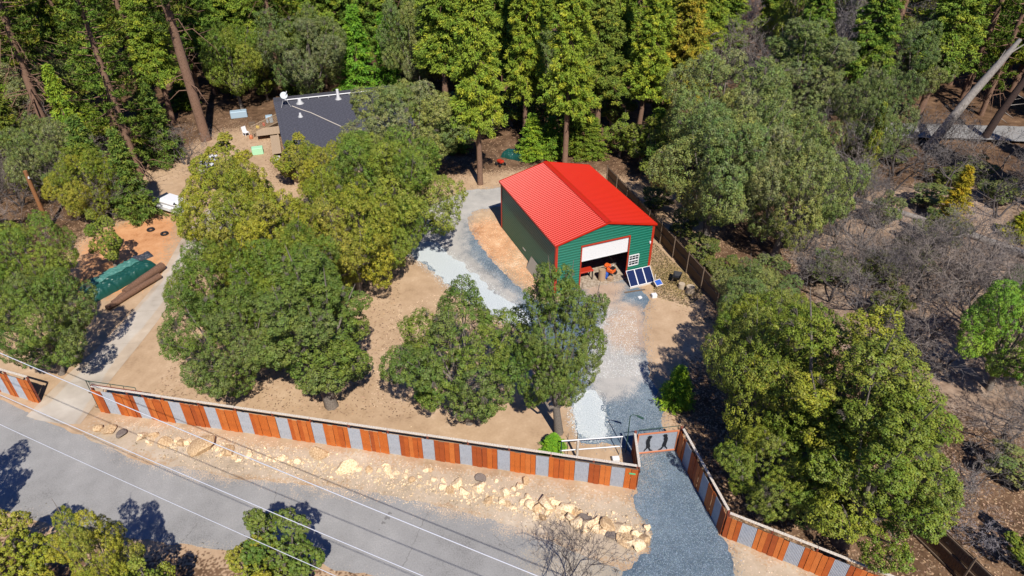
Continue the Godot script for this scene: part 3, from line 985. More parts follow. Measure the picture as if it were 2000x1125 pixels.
	hb.tube([Vector3(-0.2, 0.8, 0.0), Vector3(-0.24, 1.15, 0.4), Vector3(0.24, 1.15, 0.4), Vector3(0.2, 0.8, 0)], [0.018, 0.018, 0.018, 0.018], 6)
	part("handlebar", hb.mesh(M.steel), tr)
	solo("storage_tub", bev_mesh(Vector3(0.34, 0.5, 0.34), 0.05, M.blue), "blue plastic tub beside the cardboard drum in the shed door", "tub", T * Vector3(0.52, 0.33, -0.45), yaw(0.6))
	solo("cardboard_box", bev_mesh(Vector3(0.4, 0.3, 0.36), 0.015, M.card), "open cardboard box on the shed floor in front of the drum", "box", T * Vector3(0.72, 0.23, -0.02), yaw(0.9))
	for k in 6:
		var g := MB.new()
		g.bev(Vector3(0, 0.5, 0), Vector3(0.4 + 0.1 * (k % 3), 1.0, 0.4), 0.03)
		solo("storage_crate", g.mesh([M.grey_wood, M.steel, M.dark_green][k % 3]), "stacked crate in the shade at the back of the shed", "crate", T * Vector3(-1.6 + k * 0.72, 0.08, -3.2 - 0.4 * (k % 2)), yaw(0.38), "crates inside the shed")
	# what leans on the long side wall
	var sh := MB.new()
	sh.box(Vector3.ZERO, Vector3(0.03, 1.05, 2.1))
	solo("plywood_sheet", sh.mesh(mat(0.32, 0.29, 0.25, 0.8)), "grey plywood sheet leaning on the green shed wall", "plywood", T * Vector3(-W - 0.32, 0.50, -3.2), Basis(Vector3.UP, 0.3847) * Basis(Vector3(0, 0, 1), -0.42))
	for k in 6:
		var pl := MB.new()
		pl.box(Vector3.ZERO, Vector3(0.1, 0.05, 2.3 + 0.15 * (k % 3)))
		solo("scrap_pole", pl.mesh(M.grey_wood), "weathered scrap pole in the pile by the shed corner", "pole", T * Vector3(-W - 0.25 - 0.13 * k, 0.05 + 0.03 * (k % 2), -0.9 + 0.1 * k), yaw(0.30 + 0.05 * k), "scrap poles beside the shed")
	# solar panels propped at the front
	for k in 3:
		var sp := thing("solar_panel", "dark blue solar panel in a white frame propped against the shed front", "solar panel", T * Vector3(2.02 + k * 0.715, 0.14, 1.5 + k * 0.02), 0.3847, "solar panels leaning on the shed")
		var tilt := Basis(Vector3(1, 0, 0), 0.8)
		part("cells", box_mesh(Vector3(0.64, 0.02, 1.24), M.cell), sp, tilt * Vector3(0, 0.012, -0.65), tilt)
		var pf := MB.new()
		for q in [[0.0, 0.64, 0.70, 0.045], [0.0, -0.64, 0.70, 0.045]]:
			pf.box(Vector3(q[0], 0, q[1]), Vector3(q[2], 0.04, q[3]))
		for q in [-0.335, 0.335]:
			pf.box(Vector3(q, 0, 0), Vector3(0.04, 0.038, 1.24))
		part("frame", pf.mesh(M.white), sp, tilt * Vector3(0, 0, -0.65), tilt)
	var rack := thing("panel_rack", "wooden rack carrying the three solar panels", "rack", T * Vector3(2.74, 0, 1.1), 0.3847)
	part("sill", box_mesh(Vector3(2.3, 0.1, 0.1), M.pale), rack, Vector3(0, 0.05, 0.42))
	for q in [-0.9, 0.0, 0.9]:
		part("strut", box_mesh(Vector3(0.08, 0.92, 0.08), M.grey_wood), rack, Vector3(q, 0.46, -0.34))

func box_mesh(s: Vector3, m: Material) -> ArrayMesh:
	var mb := MB.new()
	mb.box(Vector3.ZERO, s)
	return mb.mesh(m)

func bev_mesh(s: Vector3, b: float, m: Material) -> ArrayMesh:
	var mb := MB.new()
	mb.bev(Vector3.ZERO, s, b)
	return mb.mesh(m)

# ---------------------------------------------------------------- fences
func corrugated(w: float, h: float, m: Material) -> ArrayMesh:
	var mb := MB.new()
	var waves := int(w / 0.068)
	var nseg := waves * 6
	for k in nseg:
		var a := float(k) / nseg
		var b := float(k + 1) / nseg
		var za := 0.014 * sin(a * waves * TAU)
		var zb := 0.014 * sin(b * waves * TAU)
		mb.quad(Vector3(a * w, 0, za), Vector3(b * w, 0, zb), Vector3(b * w, h, zb), Vector3(a * w, h, za), Vector3(0, 0, 1))
	return mb.mesh(m)

func board_mesh(h: float, m: Material) -> ArrayMesh:   # one metre wide, scaled to the board
	var mb := MB.new()
	mb.bev(Vector3(0, h * 0.5, 0), Vector3(1.0, h, 0.022), 0.006)
	return mb.mesh(m)

func striped_fence(label: String, A: Vector2, B: Vector2, bounds: Array, h: float, posts: Array, board_w: float, seed_: int, h_end := -1.0) -> Node3D:
	rng.seed = seed_
	var u := (B - A).normalized()
	var o := thing("striped_fence", label, "fence", Vector3(A.x, 0, A.y), atan2(-u.y, u.x))
	var he := h if h_end < 0 else h_end
	var total: float = bounds[-1]
	var bm := []
	for k in 4:
		bm.append(board_mesh(1.0, M.wood[k]))
	var cm := corrugated(0.75, 1.0, M.galv)
	for k in bounds.size() - 1:
		var a: float = bounds[k]
		var b: float = bounds[k + 1]
		var hh := lerpf(h, he, a / total)
		if k % 2 == 1:
			part("metal_panel", cm, o, Vector3(a, -0.06, 0.012), Basis.from_scale(Vector3((b - a) / 0.75, hh + 0.05, 1)))
			continue
		var n := maxi(2, roundi((b - a) / board_w))
		var w := (b - a) / n
		for j in n:
			var top := hh + rng.randf_range(-0.025, 0.03)
			part("board", bm[rng.randi() % 4], o, Vector3(a + (j + 0.5) * w, -0.08, 0.016 + (0.030 if j % 2 else 0.0)), Basis.from_scale(Vector3(w * (0.98 if j % 2 else 0.92), top + 0.08, 1)).rotated(Vector3(0, 0, 1), rng.randf_range(-0.006, 0.006)))
	for y in [0.35, h - 0.3]:
		part("back_rail", box_mesh(Vector3(total, 0.09, 0.04), M.grey_wood), o, Vector3(total * 0.5, y, -0.022))
	for k in posts.size():
		var hh := lerpf(h, he, posts[k] / total)
		part("post", bev_mesh(Vector3(0.1, hh + 0.27, 0.1), 0.01, M.post_red), o, Vector3(posts[k], (hh + 0.27) * 0.5 - 0.08, -0.095))
		if k + 1 < posts.size():
			var d: float = posts[k + 1] - posts[k]
			var h2 := lerpf(h, he, posts[k + 1] / total)
			part("cap_rail", bev_mesh(Vector3(d - 0.02, 0.05, 0.14), 0.008, M.pale), o, Vector3(posts[k] + d * 0.5, (hh + h2) * 0.5 + 0.215 + 0.008 * (k % 2), -0.095), Basis(Vector3(0, 0, 1), atan2(h2 - hh, d)))
	return o

func plank_fence(label: String, A: Vector2, B: Vector2, h: float, n_post: int, seed_: int) -> Node3D:
	rng.seed = seed_
	var u := (B - A).normalized()
	var ln := A.distance_to(B)
	var o := thing("plank_fence", label, "fence", Vector3(A.x, 0, A.y), atan2(-u.y, u.x))
	var nb := int(ln / 0.145)
	var bm := board_mesh(1.0, M.brown_plank)
	for k in nb:
		part("plank", bm, o, Vector3((k + 0.5) * ln / nb, -0.08, -0.012), Basis.from_scale(Vector3(ln / nb - 0.006, h + rng.randf_range(-0.03, 0.03) + 0.08, 1)))
	for y in [0.12, h * 0.52, h - 0.1]:
		part("rail", box_mesh(Vector3(ln, 0.09, 0.05), M.grey_wood), o, Vector3(ln * 0.5, y, 0.028))
	for k in n_post:
		part("post", bev_mesh(Vector3(0.09, h + 0.3, 0.09), 0.012, M.grey_wood), o, Vector3(0.05 + (ln - 0.1) * k / (n_post - 1), (h + 0.3) * 0.5 - 0.1, 0.1))
	return o

func build_fences() -> void:
	var bounds := [0.25, 0.94, 1.68, 3.09, 3.78, 5.38, 6.13, 7.69, 8.43, 9.79, 10.55, 12.21, 12.96, 14.4, 15.12, 16.63, 17.37, 18.99, 19.69, 21.03, 21.73, 23.21, 23.91, 25.38, 26.09, 27.55, 28.27, 29.72, 30.48, 31.7, 32.43, 33.13]
	var posts := []
	for k in 15:
		posts.append(0.3 + k * (33.05 - 0.3) / 14.0)
	var f := striped_fence("long fence of rust boards and corrugated steel stripes facing the road", Vector2(-25.78, -30.75), Vector2(6.8, -24.8), bounds, 1.86, posts, 0.29, 7, 1.56)
	var sg := MB.new()
	sg.bev(Vector3(32.83, 1.28, 0.075), Vector3(0.34, 0.11, 0.012), 0.004)
	part("address_plate", sg.mesh(mat(0.06, 0.5, 0.22, 0.5)), f)
	striped_fence("rust board and steel fence descending beside the gravel drive below the gate", Vector2(9.61, -27.48), Vector2(10.79, -21.87), [0.0, 0.8, 1.52, 3.0, 3.7, 4.6, 5.2, 5.73], 1.72, [0.05, 1.9, 3.9, 5.68], 0.29, 8)
	striped_fence("rust board and steel fence with grey gaps running on along the road", Vector2(10.82, -21.84), Vector2(17.89, -18.11), [0.0, 0.78, 1.51, 3.05, 3.76, 5.12, 5.8, 7.09, 7.74, 9.0, 9.7, 11.1, 11.8, 13.2], 1.58, [0.08, 2.2, 4.3, 6.4, 8.5, 10.6, 13.1], 0.26, 9)
	striped_fence("short rust board and steel fence beside the concrete driveway mouth", Vector2(-33.6, -32.75), Vector2(-29.75, -31.45), [0.0, 0.9, 1.65, 2.4, 3.15, 4.05], 1.9, [0.05, 2.1, 4.0], 0.29, 10)
	# the return wall on the left of the gate, seen from inside
	var ret := thing("return_fence", "dark board fence between the road fence and the gate post", "fence", Vector3(6.85, 0, -24.85), 0)
	var v := Vector2(6.95 - 6.85, -27.2 + 24.85)
	ret.rotation.y = atan2(-v.y, v.x)
	var rb := board_mesh(1.0, M.wood[3])
	for k in 8:
		part("board", rb, ret, Vector3(0.16 + k * 0.29, -0.08, 0.0 if k % 2 else 0.022), Basis.from_scale(Vector3(0.3, 1.72, 1)))
	part("rail", box_mesh(Vector3(2.3, 0.09, 0.05), M.black), ret, Vector3(1.17, 1.3, 0.07))
	part("cap_rail", bev_mesh(Vector3(2.42, 0.05, 0.14), 0.008, M.pale), ret, Vector3(1.18, 1.80, 0))
	plank_fence("brown plank fence with posts and rails showing beside the shed", Vector2(9.4, -62.0), Vector2(15.4, -41.6), 1.85, 10, 11)
	plank_fence("brown plank fence behind the striped fence in the leaf litter", Vector2(19.6, -24.6), Vector2(22.9, -16.5), 1.9, 4, 12)

func build_gate() -> void:
	var A := Vector2(7.13, -27.25)
	var B := Vector2(9.55, -27.58)
	var u := (B - A).normalized()
	var ln := A.distance_to(B)
	var g := thing("steel_gate", "corrugated steel gate in an orange frame with two black walking figures", "gate", Vector3(A.x, 0, A.y), atan2(-u.y, u.x))
	part("infill", corrugated(ln - 0.16, 1.46, M.galv), g, Vector3(0.08, 0.14, 0))
	for y in [0.1, 1.66]:
		part("frame_rail", bev_mesh(Vector3(ln, 0.09, 0.07), 0.008, M.frame_orange), g, Vector3(ln * 0.5, y, 0.012))
	for x in [0.045, ln - 0.045]:
		part("frame_stile", bev_mesh(Vector3(0.09, 1.47, 0.068), 0.008, M.frame_orange), g, Vector3(x, 0.88, 0.012))
	var pts := V([0.10, 0.94, 0.17, 0.95, 0.18, 1.0, 0.38, 1.0, 0.40, 0.95, 0.47, 0.93, 0.40, 0.91, 0.38, 0.84, 0.32, 0.80, 0.35, 0.70, 0.31, 0.62, 0.33, 0.50, 0.36, 0.42, 0.40, 0.28, 0.36, 0.24, 0.44, 0.10, 0.60, 0.03, 0.60, 0.0, 0.42, 0.0, 0.36, 0.04, 0.24, 0.22, 0.14, 0.12, 0.06, 0.07, 0.03, 0.0, -0.02, 0.02, 0.0, 0.09, 0.12, 0.22, 0.10, 0.40, 0.06, 0.55, 0.06, 0.72, 0.12, 0.84, 0.16, 0.88])
	for q in [[0.50, 1.0], [1.88, -1.0]]:
		var mb := MB.new()
		var idx := Geometry2D.triangulate_polygon(pts)
		for k in range(0, idx.size(), 3):
			var t := []
			for j in 3:
				t.append(Vector3(pts[idx[k + j]].x * q[1] * 0.86, pts[idx[k + j]].y * 1.27, 0.006))
			mb.tri(t[0], t[1], t[2], Vector3(0, 0, 1))
			mb.tri(t[0] - Vector3(0, 0, 0.012), t[1] - Vector3(0, 0, 0.012), t[2] - Vector3(0, 0, 0.012), Vector3(0, 0, -1))
		for k in pts.size():
			var a := Vector3(pts[k].x * q[1] * 0.86, pts[k].y * 1.27, 0)
			var b := Vector3(pts[(k + 1) % pts.size()].x * q[1] * 0.86, pts[(k + 1) % pts.size()].y * 1.27, 0)
			mb.quad(a + Vector3(0, 0, 0.006), b + Vector3(0, 0, 0.006), b - Vector3(0, 0, 0.006), a - Vector3(0, 0, 0.006), (b - a).cross(Vector3(0, 0, 1)))
		part("figure", mb.mesh(M.black), g, Vector3(q[0], 0.22, 0.032))
	var gr := MB.new()
	gr.tube([Vector3(0.05, 1.7, -0.05), Vector3(0.05, 1.98, -0.05), Vector3(ln - 0.05, 1.98, -0.05), Vector3(ln - 0.05, 1.7, -0.05)], [0.022, 0.022, 0.022, 0.022], 6)
	gr.tube([Vector3(ln * 0.52, 1.7, -0.05), Vector3(ln * 0.52, 1.98, -0.05)], [0.018, 0.018], 6)
	part("top_rail", gr.mesh(M.dark_green), g)
	for q in [[Vector3(6.98, 0, -27.26), "gate post with dark rust paint beside the lamp pole"], [Vector3(9.66, 0, -27.6), "gate post with dark rust paint at the top of the sloping fence"]]:
		solo("gate_post", bev_mesh(Vector3(0.13, 2.0, 0.13), 0.012, M.post_red), q[1], "post", q[0] + Vector3(0, 0.94, 0), yaw(0.14), "gate posts")
	# the sliding gate of the concrete driveway, parked behind the fence
	var sgate := thing("sliding_gate", "dark green tubular gate parked behind the end of the long fence", "gate", Vector3(-25.85, 0, -31.05), -0.1806)
	var fr := MB.new()
	fr.tube([Vector3(0, 0.15, 0), Vector3(0, 2.28, 0), Vector3(3.3, 2.26, 0), Vector3(3.3, 0.15, 0), Vector3(0, 0.15, 0)], [0.026, 0.026, 0.026, 0.026, 0.026], 6)
	part("frame", fr.mesh(M.dark_green), sgate)
	for k in 3:
		var bb := MB.new()
		bb.tube([Vector3([0.18, 1.62, 2.5][k], 0.15, 0), Vector3([0.18, 1.62, 2.5][k], 2.27, 0)], [0.017, 0.017], 5)
		part("bar", bb.mesh(M.dark_green), sgate)
	for k in 2:
		var wh := MB.new()
		wh.tube([Vector3(0.3 + k * 2.7, 0.075, -0.03), Vector3(0.3 + k * 2.7, 0.075, 0.03)], [0.075, 0.075], 12)
		part("wheel", wh.mesh(M.black), sgate)
	var kerb := MB.new()
	kerb.bev(Vector3(1.72, 1.98, -0.1), Vector3(3.4, 0.12, 0.1), 0.01)
	for x in [0.06, 3.38]:
		kerb.box(Vector3(x, 0.96, -0.1), Vector3(0.1, 1.94, 0.09))
	var beam := solo("steel_portal", kerb.mesh(M.post_red), "dark red steel portal at the driveway end of the long fence", "frame", Vector3(-25.62, 0, -30.86), yaw(-0.1806))
	# counterbalance frame of the gate: two long pale pipes on posts
	var pf := thing("pipe_frame", "pale two pipe frame standing on the dirt beside the gate", "frame", Vector3(2.74, 0, -26.92), 0.0955)
	for y in [0.7, 1.5]:
		var pp := MB.new()
		pp.tube([Vector3(0.05 if y > 1 else 0.0, y, 0), Vector3(3.58, y, 0)], [0.04, 0.04], 8)
		part("pipe", pp.mesh(M.white), pf)
	for x in [0.05, 3.5]:
		part("upright", box_mesh(Vector3(0.05, 1.56, 0.05), M.dark_green if x < 1 else M.steel), pf, Vector3(x, 0.74, 0.066))
	part("wood_post", bev_mesh(Vector3(0.13, 1.55, 0.13), 0.015, M.pale), pf, Vector3(0.98, 0.76, 0.11))
	for x in [0.45, 1.0]:
		var st := MB.new()
		st.tube([Vector3(x, -0.05, -0.06), Vector3(x - 0.03, 2.0, -0.06)], [0.02, 0.016], 5)
		part("stake", st.mesh(M.black), pf)
	part("motor_box", bev_mesh(Vector3(0.42, 0.3, 0.3), 0.03, M.white), pf, Vector3(3.18, 0.15, 0.45))
	# gooseneck lamp
	var lp := thing("gooseneck_lamp", "dark green gooseneck lamp on a thin pole beside the gate", "lamp", Vector3(6.62, 0, -27.42))
	var po := MB.new()
	po.tube([Vector3(0, -0.05, 0), Vector3(-0.02, 2.6, 0), Vector3(-0.02, 2.95, 0), Vector3(0.05, 3.06, 0), Vector3(0.18, 3.07, 0), Vector3(0.34, 3.02, 0.02)], [0.03, 0.028, 0.026, 0.025, 0.025, 0.025], 7)
	part("pole", po.mesh(M.dark_green), lp)
	var hd := MB.new()
	hd.tube([Vector3(0.32, 3.03, 0.02), Vector3(0.36, 3.01, 0.02), Vector3(0.40, 2.99, 0.03), Vector3(0.68, 2.84, 0.05), Vector3(0.72, 2.82, 0.05)], [0.03, 0.05, 0.06, 0.06, 0.045], 10)
	part("lamp_head", hd.mesh(M.dark_green), lp)

# ---------------------------------------------------------------- the house behind the grove
func build_house() -> void:
	var h := thing("low_house", "low house with a charcoal shingle roof and white roof vents", "house", Vector3(-26.75, 0, -75.4), 0.3217)
	var slab := func(a: Vector3, b: Vector3, c: Vector3, d: Vector3, t: float, m: Material) -> ArrayMesh:
		var mb := MB.new()
		var dn := Vector3(0, -t, 0)
		mb.quad(a, b, c, d, Vector3.UP)
		mb.quad(a + dn, b + dn, c + dn, d + dn, Vector3.DOWN)
		var q := [a, b, c, d]
		var mid := (a + b + c + d) * 0.25
		for k in 4:
			var e: Vector3 = q[k]
			var f: Vector3 = q[(k + 1) % 4]
			mb.quad(e, f, f + dn, e + dn, (e + f) * 0.5 - mid)
		return mb.mesh(m)
	part("roof", slab.call(Vector3(0, 3.4, 0.02), Vector3(14, 3.4, 0.02), Vector3(14, 2.42, 15.6), Vector3(0.4, 2.42, 15.6), 0.14, M.shingle), h)
	part("roof", slab.call(Vector3(0, 3.4, -0.02), Vector3(14, 3.4, -0.02), Vector3(14, 2.9, -3.0), Vector3(0, 2.9, -3.0), 0.14, M.shingle), h)
	for q in [[Vector3(7.2, 1.12, 15.0), Vector3(13.0, 2.2, 0.15)], [Vector3(7.2, 1.2, -2.5), Vector3(13.0, 2.4, 0.15)], [Vector3(0.75, 1.1, 6.2), Vector3(0.15, 2.2, 17.2)], [Vector3(13.65, 1.1, 6.2), Vector3(0.15, 2.2, 17.2)]]:
		part("wall", box_mesh(q[1], M.beige), h, q[0])
	var rp := MB.new()
	rp.tube([Vector3(1.2, 3.56, 0.1), Vector3(11.2, 3.56, 0.1)], [0.06, 0.06], 8)
	for k in 9:
		rp.box(Vector3(1.5 + k * 1.15, 3.46, 0.14), Vector3(0.05, 0.2, 0.05))
	part("ridge_pipe", rp.mesh(M.white), h)
	for q in [[2.8, 1.0, 0.5, 0.55], [7.05, 1.0, 0.42, 1.15], [2.55, 4.6, 0.30, 0.45], [11.4, 2.2, 0.26, 0.5]]:
		var vb := MB.new()
		var yy: float = 3.4 - 0.98 / 15.6 * q[1] - 0.05
		vb.tube([Vector3(q[0], yy, q[1]), Vector3(q[0], yy + 0.05, q[1]), Vector3(q[0], yy + 0.32, q[1]), Vector3(q[0], yy + q[3], q[1])], [q[2], q[2] * 0.95, q[2] * 0.42, q[2] * 0.36], 12)
		part("roof_vent", vb.mesh(M.white), h)
	var cb := MB.new()
	cb.tube([Vector3(1.9, 3.34, 1.7), Vector3(2.9, 3.24, 3.0), Vector3(3.7, 3.2, 4.0), Vector3(6.4, 2.95, 8.4)], [0.05, 0.05, 0.05, 0.05], 6)
	part("roof_cable", cb.mesh(M.pale), h)
	var T := h.transform
	# dish on its tripod
	var d := thing("satellite_dish", "grey satellite dish on a tripod on the shingle roof", "dish", T * Vector3(1.25, 3.28, 1.4), 0.3)
	var ds := MB.new()
	var prof := []
	var rad := []
	for k in 6:
		prof.append(Vector3(0, 0.045 * k * k * 0.1, 0))
		rad.append(0.015 + 0.075 * k)
	ds.tube(prof, rad, 18)
	part("reflector", ds.mesh(mat(0.36, 0.42, 0.46, 0.5)), d, Vector3(0, 1.25, 0.1), Basis(Vector3(1, 0, 0), 0.95))
	for k in 3:
		var lg := MB.new()
		var a := TAU * k / 3.0 + 0.5
		lg.tube([Vector3(cos(a) * 0.62, -0.06, sin(a) * 0.62), Vector3(0, 1.15, 0)], [0.028, 0.028], 6)
		part("leg", lg.mesh(M.steel), d)
	var arm := MB.new()
	arm.tube([Vector3(0, 1.1, 0), Vector3(0.25, 1.5, 0.35), Vector3(0.36, 1.78, 0.3)], [0.03, 0.025, 0.05], 6)
	part("feed_arm", arm.mesh(M.white), d)
	# deck, lattice and walk on the left of the house
	var dk := thing("wooden_deck", "beige wooden deck with a lattice side and a long walk along the house", "deck", T * Vector3(0, 0, 0), 0.3217)
	for k in 11:
		part("deck_board", box_mesh(Vector3(2.5, 0.04, 0.19), M.beige), dk, Vector3(-1.2, 0.62, 0.2 + k * 0.2))
	for k in 12:
		part("walk_board", box_mesh(Vector3(0.95, 0.04, 0.41), M.beige), dk, Vector3(-0.55, 0.5, 2.6 + k * 0.43))
	for k in 4:
		part("deck_post", box_mesh(Vector3(0.1, 0.6, 0.1), M.beige), dk, Vector3(-2.4 + (k % 2) * 2.2, 0.28, 0.3 + (k / 2) * 1.9))
	for k in 4:
		part("walk_post", box_mesh(Vector3(0.1, 0.5, 0.1), M.beige), dk, Vector3(-0.95, 0.23, 3.0 + k * 1.5))
	var la := Vector3(-2.75, 0, 1.2)
	var lb := Vector3(0.1, 0, -1.7)
	var lt := yaw(atan2(-(lb.z - la.z), lb.x - la.x))
	for k in 17:
		for sgn in [-1.0, 1.0]:
			part("lattice_slat", box_mesh(Vector3(0.05, 1.25, 0.015), M.beige), dk, la.lerp(lb, (k + 0.5) / 17.0) + Vector3(0, 0.95, 0) + lt * Vector3(0, 0, sgn * 0.009), lt * Basis(Vector3(0, 0, 1), sgn * 0.75))
	for yy in [0.5, 1.42]:
		part("lattice_rail", box_mesh(Vector3(4.05, 0.09, 0.06), M.beige), dk, la.lerp(lb, 0.5) + Vector3(0, yy, 0), lt)
	for k in 4:
		part("lattice_post", box_mesh(Vector3(0.1, 1.5, 0.1), M.beige), dk, la.lerp(lb, k / 3.0) + Vector3(0, 0.72, 0) + lt * Vector3(0, 0, -0.09), lt)
	var items := [
		["storage_bin", bev_mesh(Vector3(1.9, 0.8, 0.8), 0.05, M.van), "pale blue storage bin on the dirt behind the lattice", "bin", Vector3(-4.3, 0.39, -6.0)],
		["storage_bin", bev_mesh(Vector3(0.8, 0.8, 0.7), 0.05, M.van), "small pale blue bin at the back corner of the house", "bin", Vector3(-0.9, 0.39, -3.2)],
		["mint_cabinet", bev_mesh(Vector3(1.15, 0.75, 0.75), 0.04, M.mint), "mint green cabinet standing on the dirt beside the walk", "cabinet", Vector3(-2.5, 0.36, 5.7)],
		["yellow_tub", bev_mesh(Vector3(0.42, 0.4, 0.42), 0.06, M.yellow), "yellow tub behind the lattice of the deck", "tub", Vector3(-2.3, 0.19, -1.4)],
		["flower_pot", bev_mesh(Vector3(0.4, 0.45, 0.4), 0.08, M.frame_orange), "terracotta pot at the foot of the lattice", "pot", Vector3(-3.1, 0.21, 1.3)],
		["electric_box", bev_mesh(Vector3(0.6, 0.5, 0.45), 0.03, M.white), "white electric box at the end of the walk", "box", Vector3(-0.6, 0.24, 8.3)],
		["paint_can", bev_mesh(Vector3(0.35, 0.38, 0.35), 0.06, M.red), "red can among the clutter behind the lattice", "can", Vector3(-1.6, 0.18, -2.2)],
		["wooden_crate", bev_mesh(Vector3(0.7, 0.45, 0.5), 0.02, M.grey_wood), "grey wooden crate among the clutter behind the lattice", "crate", Vector3(-2.9, 0.21, -2.6)]]
	for q in items:
		solo(q[0], q[1], q[2], q[3], T * q[4], yaw(0.32))
	var ch := thing("garden_chair", "white garden chair lying on the dirt beside the deck", "chair", T * Vector3(-3.6, 0, 0.2), 0.9)
	part("seat", bev_mesh(Vector3(0.55, 0.06, 0.55), 0.02, M.white), ch, Vector3(0, 0.42, 0))
	part("backrest", bev_mesh(Vector3(0.55, 0.6, 0.06), 0.02, M.white), ch, Vector3(0, 0.72, -0.27), Basis(Vector3(1, 0, 0), -0.2))
	for q in [[-0.24, -0.24], [0.24, -0.24], [-0.24, 0.24], [0.24, 0.24]]:
		part("leg", box_mesh(Vector3(0.05, 0.44, 0.05), M.white), ch, Vector3(q[0], 0.2, q[1]))
	# trailer and car half hidden by the grove
	var tr := thing("white_trailer", "white box trailer half hidden behind the yellow green oak", "trailer", Vector3(-29.9, 0, -62.8), 0.25)
	part("box", bev_mesh(Vector3(1.55, 1.6, 2.8), 0.1, M.white), tr, Vector3(0, 1.35, 0))
	part("front_panel", bev_mesh(Vector3(1.45, 0.9, 0.06), 0.02, M.van), tr, Vector3(0, 1.45, -1.43))
	for s in [-0.8, 0.8]:
		var wh := MB.new()
		wh.tube([Vector3(s - 0.1, 0.34, 0.2), Vector3(s + 0.1, 0.34, 0.2)], [0.34, 0.34], 16)
		part("wheel", wh.mesh(M.black), tr)
	var car := thing("parked_car", "white parked car half hidden under the grove by the concrete drive", "car", Vector3(-31.2, 0, -56.4), 1.1)
	part("body", bev_mesh(Vector3(1.75, 0.62, 4.3), 0.16, M.white), car, Vector3(0, 0.66, 0))
	part("cabin", bev_mesh(Vector3(1.5, 0.55, 2.2), 0.22, M.white), car, Vector3(0, 1.18, 0.2))
	part("windscreen", bev_mesh(Vector3(1.3, 0.02, 0.62), 0.005, M.glass), car, Vector3(0, 1.17, -1.0), Basis(Vector3(1, 0, 0), 0.75))
	for q in [[-0.82, -1.35], [0.82, -1.35], [-0.82, 1.35], [0.82, 1.35]]:
		var wh := MB.new()
		wh.tube([Vector3(q[0] - 0.1, 0.32, q[1]), Vector3(q[0] + 0.1, 0.32, q[1])], [0.32, 0.32], 16)
		part("wheel", wh.mesh(M.black), car)

# ---------------------------------------------------------------- loose things in the yard
func log_thing(label: String, a: Vector3, b: Vector3, r0: float, r1: float, m: Material, group := "") -> void:
	var mb := MB.new()
	var pts := []
	var rad := []
	for k in 7:
		var t := k / 6.0
		pts.append(Vector3.ZERO.lerp(b - a, t) + rv() * 0.03)
		rad.append(lerpf(r0, r1, t) * rng.randf_range(0.94, 1.06))
	mb.tube(pts, rad, 12)
	solo("log", mb.mesh(m), label, "log", a, Basis.IDENTITY, group)

